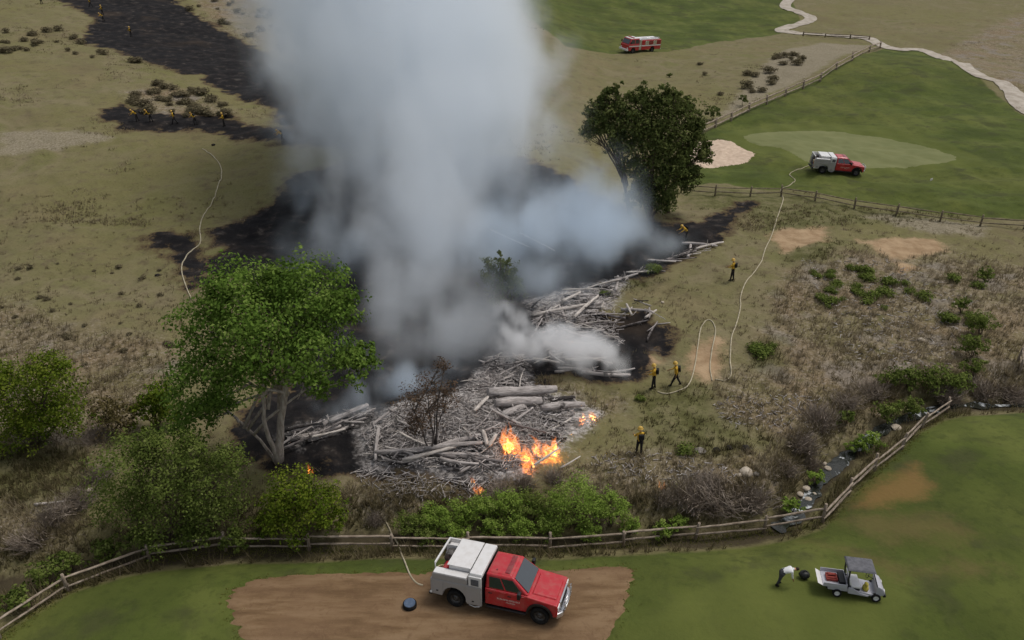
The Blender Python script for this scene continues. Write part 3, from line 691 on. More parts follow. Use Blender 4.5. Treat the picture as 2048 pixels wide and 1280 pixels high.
scatter_shrubs('sagebrush', 'tiny brown bush on the slope beside the far fence', 'bushes beside the far fence', CLS, in_px([(1480, 150), (1590, 95), (1640, 100), (1500, 200)], 16) + [(1570, 115), (1590, 112), (1555, 118), (1600, 118), (1400, 130), (1440, 190), (1410, 150)], 1.1, 7)

# --- grass tufts (uncountable)
def build_grass():
    r = np.random.default_rng(77); n = 60000
    y = 19 + (72 - 19) * r.random(n) ** 1.2; x = (r.random(n) * 2 - 1) * (.75 * y + 6)
    P = np.stack([x, y], 1)
    def sdz(name):
        s = np.full(n, -9.)
        for L in Z[name]: s = np.maximum(s, poly_sd(P, L))
        return s
    tf = sdz('turf'); bn = sdz('burn'); ah = sdz('ash'); ba = sdz('bare'); lu = sdz('lush'); scb = sdz('scrub'); gd = seg_dist(P, STREAM)
    dens = .04 + .2 * (fbm(x * .35, y * .35, 31, 3) > .08) + .35 * (scb > 0) + .3 * (lu > 0) + .5 * (gd < 3.0)
    keep = (tf < -.12) & (bn < -.2) & (ah < -.2) & (ba < .1) & (gd > .75) & (r.random(n) < dens)
    x, y, lu, scb, gd, tf = (q[keep] for q in (x, y, lu, scb, gd, tf)); n = len(x); z = height(x, y)
    nb = 7; i = np.repeat(np.arange(n), nb); m = len(i)
    hgt = (.10 + .22 * r.random(m)) * (1 + .8 * (scb[i] > 0) + 1.0 * ((gd[i] < 2.6)) + .6 * (tf[i] > -1.2)); a = r.random(m) * 6.283; ln = .25 + .75 * r.random(m)
    bx = x[i] + r.normal(0, .09, m); by = y[i] + r.normal(0, .09, m); w_ = .016 + .014 * r.random(m)
    B = np.stack([bx, by, z[i] - .02], 1); T = B + np.stack([np.cos(a) * hgt * ln, np.sin(a) * hgt * ln, hgt], 1); s = np.stack([-np.sin(a) * w_, np.cos(a) * w_, 0 * a], 1)
    V = np.stack([B - s, B + s, T], 1).reshape(-1, 3); F = np.arange(3 * m).reshape(-1, 3)
    tone = np.clip(.62 + .25 * fbm(x * .5, y * .5, 41, 2) - .45 * (lu > 0) - .25 * (gd < 2.2) + .1 * (scb > 0), 0, 1)
    var = np.clip(tone[i] + r.normal(0, .15, m), 0, 1)
    o = link('wild_grass', np_mesh('wild_grass', V, F, LEAF['grass'], False, {'var': np.repeat(var, 3)}))
    tag(o, 'dry straw and olive grass tufts growing over the unmown slopes', 'grass', kind='stuff')
build_grass()
def build_far_grass():
    r = np.random.default_rng(78); n = 30000
    y = 66 + 110 * r.random(n) ** 1.3; x = (r.random(n) * 2 - 1) * (.72 * y + 6); P = np.stack([x, y], 1); ok = np.ones(n, bool)
    for name in ('turf', 'burn', 'pale'):
        for L in Z[name]: ok &= poly_sd(P, L) < (-.4 if name == 'turf' else .3)
    ok &= fbm(x * .12, y * .12, 51, 3) + .5 * fbm(x * .6, y * .6, 52, 2) > .26
    x, y = x[ok], y[ok]; n = len(x); nb = 6; i = np.repeat(np.arange(n), nb); m = len(i); z = height(x, y)[i]; a = r.random(m) * 6.283; hg = .08 + .2 * r.random(m)
    B = np.stack([x[i] + r.normal(0, .22, m), y[i] + r.normal(0, .22, m), z - .02], 1); T = B + np.stack([np.cos(a) * hg * .6, np.sin(a) * hg * .6, hg], 1); w_ = .05; s = np.stack([-np.sin(a) * w_, np.cos(a) * w_, 0 * a], 1)
    var = np.clip(.62 + .5 * fbm(x * .2, y * .2, 53, 2)[i] + r.normal(0, .2, m), 0, 1)
    tag(link('hillside_grass', np_mesh('hillside_grass', np.stack([B - s, B + s, T], 1).reshape(-1, 3), np.arange(3 * m).reshape(-1, 3), LEAF['grass'], False, {'var': np.repeat(var, 3)})), 'coarse dry bunchgrass scattered over the far hillside', 'grass', kind='stuff')
build_far_grass()

def build_fringe():
    """short green and straw blades where turf meets dirt, sand and fence line"""
    r = np.random.default_rng(91); Q = []
    for L, off, dens in ((EDGES['dirt_bunker'], .2, 9), (EDGES['sand_bunker'], .2, 6)):
        a = np.array(L); b = np.roll(a, -1, 0); ln = np.linalg.norm(b - a, axis=1); n = int(ln.sum() * dens); k = r.choice(len(a), n, p=ln / ln.sum()); t = r.random(n)[:, None]
        Q.append(a[k] * (1 - t) + b[k] * t + r.normal(0, off, (n, 2)))
    L = np.array([G(*p)[:2] for p in FENCE_PX]); a, b = L[:-1], L[1:]; ln = np.linalg.norm(b - a, axis=1); n = 4200; k = r.choice(len(a), n, p=ln / ln.sum()); t = r.random(n)[:, None]; Q.append(a[k] * (1 - t) + b[k] * t + r.normal(0, .22, (n, 2)))
    P = np.vstack(Q); nb = 6; i = np.repeat(np.arange(len(P)), nb); m = len(i); hgt = .02 + .05 * r.random(m); a = r.random(m) * 6.283; ln = .3 + .9 * r.random(m)
    B = np.column_stack([P[i] + r.normal(0, .05, (m, 2)), height(P[:, 0], P[:, 1])[i]]); T = B + np.stack([np.cos(a) * hgt * ln, np.sin(a) * hgt * ln, hgt], 1); w_ = .012 + .012 * r.random(m); s = np.stack([-np.sin(a) * w_, np.cos(a) * w_, 0 * a], 1)
    var = np.clip(.25 + .25 * fbm(P[:, 0] * .6, P[:, 1] * .6, 61, 2)[i] + r.normal(0, .2, m), 0, 1)
    mt = leaf_material('turf_fringe_blade', [S(92, 98, 46), S(112, 112, 56), S(132, 124, 74), S(160, 144, 106)], .4)
    tag(link('turf_fringe_grass', np_mesh('turf_fringe_grass', np.stack([B - s, B + s, T], 1).reshape(-1, 3), np.arange(3 * m).reshape(-1, 3), mt, False, {'var': np.repeat(var, 3)})), 'ragged longer grass along the dirt bunker edge and the rail fence', 'grass', kind='stuff')
build_fringe()
# ------------------------------------------------------------------ rail fences
WOOD = bark_material('weathered_rail', S(118, 104, 90), S(168, 154, 138)); WOODD = bark_material('shaded_weathered_rail', S(98, 88, 72), S(138, 126, 106))  # second wood is a darker tone of the rail colour
def rail_mesh(seed, n=6):
    r = random.Random(seed); mb = MB(); k = 6
    pts = [(t / k, r.uniform(-.012, .012), r.uniform(-.012, .012)) for t in range(k + 1)]
    mb.tube(pts, [.052 * r.uniform(.8, 1.15) * (.8 if t in (0, k) else 1) for t in range(k + 1)], n); return mb
def fence(label, pts, hgt=1.2, rails=(.42, .95), mat=WOOD, lean=.06, seed=0, thick=1.0, world=None):
    r = random.Random(seed); P = world or [G(*p) for p in pts]; root = empty('rail_fence', P[0]); O = P[0]; tops = []
    pm = MB().tube([(0, 0, -.25), (.01, 0, .5), (0, .01, 1.0)], [.085 * thick, .08 * thick, .07 * thick], 7).mesh('post', mat)
    for p in P:
        o = link('post', pm, root); o.location = p - O; o.rotation_euler = (r.uniform(-lean, lean), r.uniform(-lean, lean), r.uniform(0, 3)); o.scale = (1, 1, hgt * r.uniform(.93, 1.08))
    ms = []
    for k in range(4):
        mb = rail_mesh(seed * 9 + k); mb.v = [(x, y * thick, z * thick) for x, y, z in mb.v]; ms.append(mb.mesh('rail', mat))
    for i in range(len(P) - 1):
        for h in rails:
            side = .06 * (1 if i % 2 else -1)
            a = P[i] + Vector((0, side, h * hgt / 1.2 + r.uniform(-.05, .05))); b = P[i + 1] + Vector((0, side, h * hgt / 1.2 + r.uniform(-.05, .05)))
            d = b - a; a = a - d * .02; d = d * 1.04
            o = link('rail', ms[r.randrange(4)], root); o.location = a - O; o.rotation_euler = d.to_track_quat('X', 'Z').to_euler(); o.scale = (d.length, r.uniform(.9, 1.2), r.uniform(.9, 1.2))
    return tag(root, label, 'fence')
fence('long weathered split-rail fence curving behind the near red truck and up along the gully', FENCE_PX, 1.15, (.40, .92), WOOD, .07, 3, 1.0)
fence('dark rail fence on the slope below the second red truck', [(1362, 386), (1430, 391), (1500, 393), (1562, 392), (1630, 402), (1708, 418), (1792, 430), (1880, 442), (1960, 452), (2048, 458), (2110, 466)], 1.15, (.4, .92), WOODD, .05, 4, 1.15)
fence('pale zigzag rail fence running along the far fairway up to the cart path', [(1404, 268), (1430, 256), (1462, 242), (1497, 224), (1533, 209), (1570, 193), (1606, 178), (1640, 163), (1672, 140), (1704, 122), (1738, 104), (1760, 96)], 1.4, (.4, 1.0), WOOD, .05, 5, 2.1)
fence('short piece of pale rail fence at the right picture edge', [(2036, 722), (2038, 748), (2085, 735)] , 1.1, (.4, .9), WOOD, .05, 6)
fence('low dark rail bridge rail across the cart path at the far bend', [(1606, 72), (1650, 75), (1700, 77), (1738, 80)], 1.0, (.45, .9), WOODD, .05, 8, 2.0)

# ------------------------------------------------------------------ burnt and grey logs
def log_material(name, a, b, char):
    m = bpy.data.materials.new(name); q = NT(nodes(m)); P = q.n('ShaderNodeTexCoord').outputs['Object']; W_ = q.pos()
    mp = q.n('ShaderNodeMapping'); mp.inputs['Scale'].default_value = (1.2, 7, 7); q.nt.links.new(P, mp.inputs[0]); f = q.noise(1.6, 5, .65, mp.outputs[0])
    c = q.mix(q.range(q.noise(1.1, 4, .6, W_), .56 - char, .66 - char, 0, .85), q.ramp(q.range(f, .3, .7), [(0, a), (1, b)]), S(44, 41, 40))
    q.out(c, .95, q.bump(f, .8, .05), spec=.1); return m
LOGM = [log_material('grey_log', S(128, 121, 117), S(190, 182, 177), 0.0), log_material('scorched_log', S(84, 79, 77), S(148, 140, 136), .05), log_material('bleached_log', S(150, 142, 134), S(212, 203, 194), -.06), log_material('charred_log', S(38, 35, 35), S(96, 91, 89), .08)]
def log_mesh(seed, length, rad, mat, bend=.05, taper=.7, stubs=2):
    r = random.Random(seed); mb = MB(); n = 7
    b = Vector((0, r.uniform(-1, 1), r.uniform(-.4, .4))) * bend * length
    pts = [Vector(((t / n - .5) * length, 0, 0)) + b * (4 * (t / n) * (1 - t / n)) for t in range(n + 1)]
    rr = [rad * (1 - (1 - taper) * t / n) * r.uniform(.88, 1.1) for t in range(n + 1)]; rr[0] *= .8; rr[-1] *= .8
    mb.tube(pts, rr, 9)
    for k in range(stubs):
        i = r.randrange(2, n); a = r.uniform(0, 6.28); d = Vector((r.uniform(-.3, .8), math.cos(a), math.sin(a))) * rad * r.uniform(2, 5)
        mb.tube([pts[i], pts[i] + d * .6, pts[i] + d], [rad * .35, rad * .25, rad * .1], 5)
    return mb.mesh('log', mat)
LV = [log_mesh(400 + k, 1.0 + .55 * (k % 5), [.05, .07, .09, .12, .06][k % 5] * (1.2 if k > 9 else .85), LOGM[[0, 0, 1, 2, 0, 3][k % 6]], .06, .65, k % 4) for k in range(20)]
def put_log(me, a, b, name='log'):
    d = b - a; o = link(name, me); o.location = (a + b) / 2; o.rotation_euler = d.to_track_quat('X', 'Z').to_euler(); return o
def log_px(p0, p1, rpx, mat, label, lift=.0, seed=0, bend=.04, taper=.8, stubs=1):
    a = G(*p0); b = G(*p1); t = a.y / pray(*p0)[1]; rad = rpx * t / FPX
    a.z += rad * .8 + lift; b.z += rad * .8 + lift
    return tag(put_log(log_mesh(seed + 900, (b - a).length, rad, LOGM[mat], bend, taper, stubs), a, b), label, 'log')
log_px((976, 800), (1112, 792), 12, 0, 'thickest long grey trunk lying behind the flames', .25, 1, .05, .75)
log_px((990, 818), (1084, 814), 10, 0, 'thick grey trunk lying in front of the longest thick trunk', .2, 2, .02, .95)
log_px((1003, 840), (1046, 822), 8.5, 0, 'short thick grey log pointing at the flames from above', .15, 3, .02, .9)
log_px((1082, 826), (1168, 818), 8, 0, 'grey trunk ending at the small right-hand flame', .15, 4, .05, .8)
log_px((1100, 806), (1150, 800), 5, 1, 'dark charred log behind the right end of the thick trunks', .1, 5)
log_px((948, 835), (976, 806), 4, 2, 'pale split plank standing off the left end of the thick trunks', .35, 6, 0, 1, 0)
log_px((966, 872), (975, 902), 4.5, 2, 'left pale plank of the upright V left of the flames', .3, 7, 0, 1, 0)
log_px((978, 904), (992, 880), 4, 2, 'right pale plank of the upright V left of the flames', .3, 8, 0, 1, 0)
log_px((980, 830), (1042, 862), 3.4, 0, 'long grey branch sloping down to the big flame', .4, 9)
log_px((1022, 860), (1066, 828), 3, 0, 'thin grey branch crossing above the big flame', .4, 10)
log_px((1026, 862), (1092, 878), 3, 1, 'dark branch lying across behind the flames', .4, 11)
log_px((1068, 946), (1118, 912), 2.6, 2, 'thin pale pole sticking out right of the big flame', .5, 12, .01, .7, 0)
log_px((1120, 946), (1160, 922), 1.8, 2, 'thinner pale pole in the brush right of the big flame', .3, 13, .01, .7, 0)
log_px((752, 918), (880, 906), 5, 0, 'long grey log along the front left of the pile', .35, 14, .03)
log_px((806, 936), (912, 908), 4.5, 2, 'long pale grey log slanting across the front of the pile', .45, 15, .03)
log_px((850, 912), (965, 900), 5, 0, 'long grey log in the middle front of the pile', .4, 16, .03)
log_px((890, 925), (1005, 935), 4, 1, 'scorched log at the front edge left of the flames', .35, 17, .03)
log_px((582, 872), (672, 852), 6, 0, 'grey log right of the cottonwood trunks, lower end', .2, 18, .03)
log_px((660, 856), (738, 822), 6, 0, 'grey log rising to the right beside the cottonwood', .3, 19, .03)
log_px((690, 850), (742, 835), 4, 3, 'charred log under the grey one beside the cottonwood', .1, 20)
log_px((1066, 640), (1178, 618), 4, 2, 'long pale log across the middle log band in the smoke', .3, 21, .02)
log_px((1124, 612), (1160, 594), 4, 2, 'short pale log at the upper left of the middle log band', .3, 22)
log_px((1148, 645), (1196, 602), 3.5, 2, 'pale log slanting up through the middle log band', .35, 23)
log_px((1252, 618), (1263, 640), 2.6, 2, 'pale stick left on the charred mound', .35, 24, 0, .8, 0)
log_px((1289, 646), (1312, 630), 2.6, 2, 'pale stick right on the charred mound', .35, 25, 0, .8, 0)
log_px((1390, 503), (1446, 489), 2.6, 2, 'bleached log at the tip of the far log band', .15, 26)
log_px((1328, 526), (1392, 506), 2.6, 1, 'grey log along the far log band below the smoke', .15, 27)
log_px((1215, 570), (1275, 552), 3, 0, 'grey log where the far log band meets the middle one', .15, 28)
log_px((980, 462), (1060, 498), 2, 2, 'left pale pole lying on the burnt slope in blue smoke', .1, 29, .01, .6, 0)
log_px((1040, 470), (1110, 505), 1.8, 2, 'right pale pole lying on the burnt slope in blue smoke', .1, 30, .01, .6, 0)
log_px((1066, 722), (1120, 730), 3, 2, 'pale log at the edge of the white smoke above the brown grass', .1, 31)
log_px((70, 1012), (130, 1006), 3, 2, 'pale fallen log on the left slope', .05, 32)
def log_field(poly, n, label, group, ang, spread, stack, seed, small=1.0):
    r = random.Random(seed)
    for k, (x, y) in enumerate(in_px(poly, n, r)):
        p = G(x, y); me = LV[r.randrange(len(LV))]; s = small * r.uniform(.7, 1.5); a = ang + r.gauss(0, spread); L = max(v.co.x for v in me.vertices) * s
        e0 = Vector((p.x - math.cos(a) * L, p.y - math.sin(a) * L, 0)); e1 = Vector((p.x + math.cos(a) * L, p.y + math.sin(a) * L, 0)); lv = r.random() ** 2 * stack
        e0.z = hz(e0.x, e0.y) + .04 + lv + r.uniform(0, .12); e1.z = hz(e1.x, e1.y) + .04 + lv + r.uniform(0, .18)
        o = put_log(me, e0, e1); o.scale = (s, s, s)
        colr = {'grey_log': 'grey', 'scorched_log': 'scorched', 'bleached_log': 'pale', 'charred_log': 'blackened'}[me.materials[0].name]
        siz = 'long' if L > 1.5 else 'short' if L < .75 else 'mid-length'
        q0 = [v[0] for v in poly]; fx = (x - min(q0)) / (max(q0) - min(q0)); zone = ['left end', 'left half', 'right half', 'right end'][min(3, int(fx * 4))]
        tag(o, f'{siz} {colr} {label}, {zone}', 'log', group)
PILE = [(725, 870), (800, 818), (920, 790), (985, 720), (1038, 718), (1060, 775), (1110, 800), (1150, 830), (1120, 890), (1060, 935), (960, 950), (900, 940), (750, 930)]
log_field(PILE, 120, 'log lying in the big tangled log pile', 'loose logs of the big pile', .1, .7, .4, 31, .58)
log_field([(985, 715), (1040, 712), (1060, 775), (960, 790)], 24, 'log heaped on the upper tip of the big pile', 'logs at the upper tip of the pile', .5, .9, .5, 32, .75)
log_field([(740, 895), (960, 880), (1000, 945), (760, 935)], 34, 'log lying crosswise in the front row of the big pile', 'logs along the pile front', .05, .3, .4, 36, .95)
log_field([(1062, 615), (1200, 572), (1262, 552), (1225, 620), (1250, 690), (1150, 700), (1070, 660)], 64, 'log in the log band across the burnt ground', 'logs of the middle band', .35, .6, .35, 33, .85)
log_field([(1250, 555), (1330, 522), (1400, 492), (1440, 486), (1400, 508), (1300, 550)], 22, 'log in the thin far band below the dark trees', 'logs of the far band', .35, .35, .2, 34, .8)
log_field([(575, 870), (650, 848), (735, 815), (748, 832), (690, 865), (600, 890)], 22, 'log in the band beside the cottonwood trunks', 'logs beside the cottonwood', .35, .35, .4, 35, .8)
log_field([(1240, 610), (1300, 605), (1335, 650), (1300, 680), (1240, 660)], 16, 'branch on the black mound right of the white smoke', 'charred branches of the black mound', .8, 1.0, .5, 37, .7)
log_field([(1060, 728), (1230, 762), (1250, 745), (1200, 720), (1080, 715)], 14, 'log in the row under the dense white smoke', 'logs under the white smoke', -.1, .5, .2, 38, .8)

def stick_stuff():
    r = np.random.default_rng(5); V = []; F = []; var = []
    def field(poly, n, lmax, lift):
        rr = random.Random(len(V) + 3)
        for p in Gs(in_px(poly, n, rr)):
            a = r.random() * 6.283; L = lmax * (.3 + .7 * r.random()); d = np.array([math.cos(a), math.sin(a), r.normal(0, .25)]) * L * .5; w_ = .012 + .022 * r.random()
            s = np.array([-math.sin(a), math.cos(a), 0]) * w_; u = np.array([0, 0, w_ * 1.6]); p[2] += .03 + lift * r.random() ** 2; b = len(V)
            V.extend([p - d - s, p - d + s, p - d + u, p + d - s * .7, p + d + s * .7, p + d + u]); F.extend([(b, b + 3, b + 5), (b, b + 5, b + 2), (b + 1, b + 2, b + 5), (b + 1, b + 5, b + 4), (b, b + 1, b + 4), (b, b + 4, b + 3)])
            var.extend([r.random()] * 6)
    field(PILE, 4600, .6, .4); field([(1062, 615), (1262, 552), (1225, 612), (1250, 700), (1100, 720), (1070, 648)], 900, .7, .3); field([(1150, 920), (1300, 900), (1450, 930), (1500, 970), (1250, 960)], 200, .4, .1)
    field([(1420, 800), (1560, 780), (1640, 800), (1600, 880), (1450, 850)], 220, .38, .1); field([(1600, 520), (1800, 520), (1960, 600), (1900, 740), (1700, 720)], 600, .45, .12); field([(575, 870), (735, 815), (748, 832), (600, 890)], 200, .9, .3); field([(700, 940), (1000, 960), (980, 1000), (760, 1000)], 250, .9, .2)
    m = leaf_material('dead_stick', [S(116, 110, 107), S(158, 151, 147), S(182, 175, 171), S(206, 199, 194)], 0)
    tag(link('dead_sticks', np_mesh('dead_sticks', np.array(V), np.array(F), m, False, {'var': np.array(var)})), 'litter of grey dead sticks over the log pile and banks', 'sticks', kind='stuff')
stick_stuff()

# ------------------------------------------------------------------ rocks, lumps
ROCKM = simple_mat('pale_rock', [S(150, 138, 122), S(206, 194, 176)], 2.5, .9, .4); ROCKG = simple_mat('grey_rock', [S(96, 90, 82), S(150, 144, 136)], 2.5, .9, .4); ROCKB = simple_mat('black_lump', [S(28, 26, 24), S(52, 48, 46)], 3, .9, .4)
def rock(label, px, r, mat, cat='rock', sq=.6, group=None):
    p = G(*px); t = p.y / pray(*px)[1]; s = r * t / FPX; mb = MB(); mb.ball((0, 0, s * sq * .6), (s, s * .85, s * sq), 9, 7, 0, .13); o = mb.obj(cat.replace(' ', '_'), mat); o.location = p; o.rotation_euler = (0, 0, px[0] * .7); return tag(o, label, cat, group)
rock('large cream coloured boulder on the bank above the gully', (1492, 948), 15, ROCKM, 'boulder', .55)
rock('small pale rock beside the cream boulder', (1478, 952), 6, ROCKM); rock('small grey rock right of the cream boulder', (1512, 950), 7, ROCKG); rock('flat grey stone left of the three dark lumps', (1400, 903), 12, ROCKG, 'stone', .3)
for x, y, r, l in [(1432, 902, 8, 'left of the three dark lumps on the green bank'), (1458, 897, 7, 'middle of the three dark lumps on the green bank'), (1491, 898, 9, 'right of the three dark lumps on the green bank')]: rock(l, (x, y), r, ROCKB, 'lump')
rock('small white rock on the right grey litter slope', (1842, 682), 7, ROCKM); rock('small pale stone on the brown slope above the charred mound', (1325, 606), 4, ROCKM); rock('pale stone on the left slope beside the willow', (180, 982), 7, ROCKM); rock('small dark rock on the hillside above the left hose', (427, 291), 4, ROCKB); rock('small dark rock on the slope left of the cottonwood', (315, 552), 5, ROCKB)
for k, (x, y, r) in enumerate([(1600, 990, 8), (1612, 978, 9), (1628, 990, 8), (1616, 1000, 8), (1655, 938, 8), (1648, 928, 6)]): rock('wet pale stone in the white water of the stream', (x, y), r, ROCKM, 'stone', .4, 'stones in the white water')
rock('long pale flat stone at the upper gully beside the green bushes', (1792, 856), 12, ROCKM, 'stone', .25); rock('pale flat stone below the longer one in the gully', (1752, 872), 11, ROCKM, 'stone', .25)
mk = MB().box(-.25, .25, -.02, .02, .05, .3).obj('tee_marker', simple_mat('white_marker', [S(200, 198, 190)], 1, .6, 0), None, .01); mk.location = G(1862, 362); mk.rotation_euler = (0, 0, .6); tag(mk, 'small white marker board on the grass right of the second truck', 'marker')

# ------------------------------------------------------------------ hoses
HOSE = simple_mat('canvas_hose', [S(154, 144, 120), S(184, 174, 150)], 3, .8, .1)
def hose(label, px, rad=.05, start=None, end=None):
    pts = [np.array(G(*p)) for p in px]; L = spline([p[:2] for p in pts], 10); z = height(L[:, 0], L[:, 1]) + rad * .9
    P = [Vector((*a, b)) for a, b in zip(L.tolist(), z.tolist())]
    if start is not None: P = [Vector(start)] + P
    return tag(MB().tube(P, rad, 6).obj('fire_hose', HOSE), label, 'hose')
hose('pale hose running from the near red truck under the rail fence', [(846, 1172), (832, 1166), (818, 1146), (804, 1112), (796, 1090), (784, 1070), (776, 1052), (762, 1030), (752, 1018)], .042)
hose('long pale hose from the second truck down the bank to the sandy patch', [(1640, 330), (1615, 333), (1594, 340), (1579, 350), (1590, 361), (1578, 372), (1562, 380), (1566, 400), (1553, 440), (1545, 466), (1530, 500), (1520, 528), (1495, 560), (1482, 590), (1480, 620), (1472, 650), (1463, 676), (1460, 720), (1462, 750), (1450, 762), (1430, 760)], .048)
hose('looped pale hose on the sandy patch leading to the two firefighters', [(1424, 762), (1420, 735), (1424, 700), (1431, 664), (1426, 646), (1414, 641), (1402, 656), (1396, 690), (1390, 730), (1380, 765), (1362, 780), (1335, 788), (1315, 784)], .042)
hose('pale hose curving over the left hillside down towards the cottonwood', [(405, 298), (425, 312), (440, 330), (443, 355), (430, 395), (408, 430), (400, 455), (401, 485), (384, 502), (368, 522), (364, 545), (374, 578), (384, 600)], .05)
# ------------------------------------------------------------------ people
PM = {
 'yellow': simple_mat('yellow_fire_shirt', [S(176, 138, 44), S(214, 172, 66)], 8, .85, .2), 'black': simple_mat('dark_trousers', [S(26, 25, 26), S(44, 42, 42)], 8, .85, .2),
 'skin': simple_mat('skin', [S(176, 128, 100), S(196, 148, 118)], 10, .6, 0), 'glove': simple_mat('tan_glove', [S(120, 96, 66), S(150, 122, 86)], 9, .8, .1), 'boot': simple_mat('black_boot', [S(20, 18, 17), S(36, 32, 30)], 9, .6, .1),
 'white': simple_mat('white_shirt', [S(208, 208, 208), S(226, 226, 224)], 6, .9, .15), 'helmet': simple_mat('yellow_helmet', [S(176, 140, 50), S(196, 160, 66)], 5, .4, 0, .5), 'hair': simple_mat('dark_hair', [S(40, 32, 26), S(60, 48, 38)], 20, .8, .2), 'pack': simple_mat('black_pack', [S(24, 24, 24), S(42, 42, 40)], 8, .8, .2), 'greyt': simple_mat('grey_trousers', [S(56, 56, 60), S(74, 74, 78)], 8, .9, .2)}
def person_mesh(pose, shirt='yellow', legs='black'):
    """joints in metres, person faces +x; one skinned surface with taper, hands with five fingers"""
    J = {}; E_ = []
    lean = pose.get('lean', 0.0); hip = Vector((0, 0, pose.get('hip', .93)))
    sp = Vector((math.sin(lean), 0, math.cos(lean))); J['pelvis'] = (hip, .135, .16)
    J['waist'] = (hip + sp * .2, .12, .155); J['chest'] = (hip + sp * .40, .13, .185); J['neckb'] = (hip + sp * .54, .075, .09)
    hd = Vector((math.sin(lean + pose.get('nod', .1)), 0, math.cos(lean + pose.get('nod', .1))))
    J['neck'] = (J['neckb'][0] + hd * .06, .06, .06); J['head'] = (J['neck'][0] + hd * .12 + Vector((.02, 0, 0)), .095, .08); J['crown'] = (J['head'][0] + hd * .10, .07, .065)
    nose = J['head'][0] + Vector((hd.z, 0, -hd.x)) * .10 - hd * .01; J['nose'] = (nose, .022, .02)
    ch = ['pelvis', 'waist', 'chest', 'neckb', 'neck', 'head', 'crown']; E_ += list(zip(ch[:-1], ch[1:])); E_.append(('head', 'nose'))
    seg = {}
    for s, sd_ in ((1, 'l'), (-1, 'r')):
        th, kn = pose['leg_' + sd_]; h0 = hip + Vector((0, .10 * s, -.06)); J['hip' + sd_] = (h0, .105, .10)
        k = h0 + Vector((math.sin(th), .02 * s, -math.cos(th))) * .42; a = k + Vector((math.sin(th - kn), .0, -math.cos(th - kn))) * .42
        J['knee' + sd_] = (k, .075, .075); J['calf' + sd_] = (k.lerp(a, .3), .072, .07); J['ank' + sd_] = (a, .05, .05); J['toe' + sd_] = (a + Vector((.17, .02 * s, -.05)), .042, .045); J['heel' + sd_] = (a + Vector((-.05, 0, -.045)), .045, .045)
        E_ += [('pelvis', 'hip' + sd_), ('hip' + sd_, 'knee' + sd_), ('knee' + sd_, 'calf' + sd_), ('calf' + sd_, 'ank' + sd_), ('ank' + sd_, 'toe' + sd_), ('ank' + sd_, 'heel' + sd_)]
        sh = J['neckb'][0] - sp * .07 + Vector((0, .19 * s, 0)); J['sh' + sd_] = (sh, .07, .07); ua, fa, out = pose['arm_' + sd_]
        el = sh + Vector((math.sin(ua), out * s, -math.cos(ua))).normalized() * .29; wr = el + Vector((math.sin(ua + fa), -out * s * .6, -math.cos(ua + fa))).normalized() * .26
        J['el' + sd_] = (el, .052, .052); J['wr' + sd_] = (wr, .036, .036); d = (wr - el).normalized(); pm_ = wr + d * .085; J['palm' + sd_] = (pm_, .038, .022)
        E_ += [('chest', 'sh' + sd_), ('sh' + sd_, 'el' + sd_), ('el' + sd_, 'wr' + sd_), ('wr' + sd_, 'palm' + sd_)]
        side = d.cross(Vector((0, s, 0))).normalized(); curl = Vector((0, -s, 0))
        for f, (o, ln) in enumerate(((-.03, .068), (-.01, .078), (.01, .074), (.03, .058))):
            a0 = pm_ + side * o + d * .03; a1 = a0 + d * ln * .55 + curl * .012; a2 = a1 + (d * .4 + curl * .9).normalized() * ln * .5
            J[f'f{f}a' + sd_] = (a0, .0095, .0095); J[f'f{f}b' + sd_] = (a1, .009, .009); J[f'f{f}c' + sd_] = (a2, .0075, .0075)
            E_ += [('palm' + sd_, f'f{f}a' + sd_), (f'f{f}a' + sd_, f'f{f}b' + sd_), (f'f{f}b' + sd_, f'f{f}c' + sd_)]
        t0 = wr + d * .03 - side * .035; t1 = t0 + (d * .6 - side * .7 + curl * .3).normalized() * .05; J['tha' + sd_] = (t0, .011, .011); J['thb' + sd_] = (t1, .009, .009); E_ += [('wr' + sd_, 'tha' + sd_), ('tha' + sd_, 'thb' + sd_)]
    names = list(J); ix = {n: i for i, n in enumerate(names)}
    low = min(J[n][0].z - J[n][1] for n in ('toel', 'toer', 'heell', 'heelr'))
    co = [J[n][0] - Vector((0, 0, low)) for n in names]
    me = bpy.data.meshes.new('figure'); me.from_pydata(co, [(ix[a], ix[b]) for a, b in E_], [])
    o = bpy.data.objects.new('figure', me); COL.objects.link(o); md = o.modifiers.new('skin', 'SKIN'); md.use_smooth_shade = True
    sv = me.skin_vertices[0].data
    for n, i in ix.items(): sv[i].radius = (J[n][1], J[n][2]); sv[i].use_root = (n == 'pelvis')
    o.modifiers.new('sub', 'SUBSURF').levels = 1
    dg = bpy.context.evaluated_depsgraph_get(); dg.update(); em = bpy.data.meshes.new_from_object(o.evaluated_get(dg)); bpy.data.objects.remove(o)
    em.name = 'person'; em.materials.clear()
    mats = [shirt, legs, 'skin', 'glove', 'boot']
    for m in mats: em.materials.append(PM[m])
    def part(n):
        if n.startswith(('f', 'th', 'palm', 'wr')): return 3
        if n.startswith(('toe', 'heel', 'ank')): return 4
        if n in ('neck', 'head', 'crown', 'nose'): return 2
        if n.startswith(('hip', 'knee', 'calf', 'pelvis')): return 1
        return 0
    C = np.array(co); lab = np.array([part(n) for n in names]); rad = np.array([J[n][2] for n in names])
    A = np.array([ix[a] for a, b in E_]); B = np.array([ix[b] for a, b in E_])
    cen = np.array([p.center for p in em.polygons]); ab = C[B] - C[A]
    t = np.clip(((cen[:, None] - C[A][None]) * ab).sum(-1) / ((ab ** 2).sum(-1) + 1e-9), 0, 1)
    r_ = rad[A] * (1 - t) + rad[B] * t
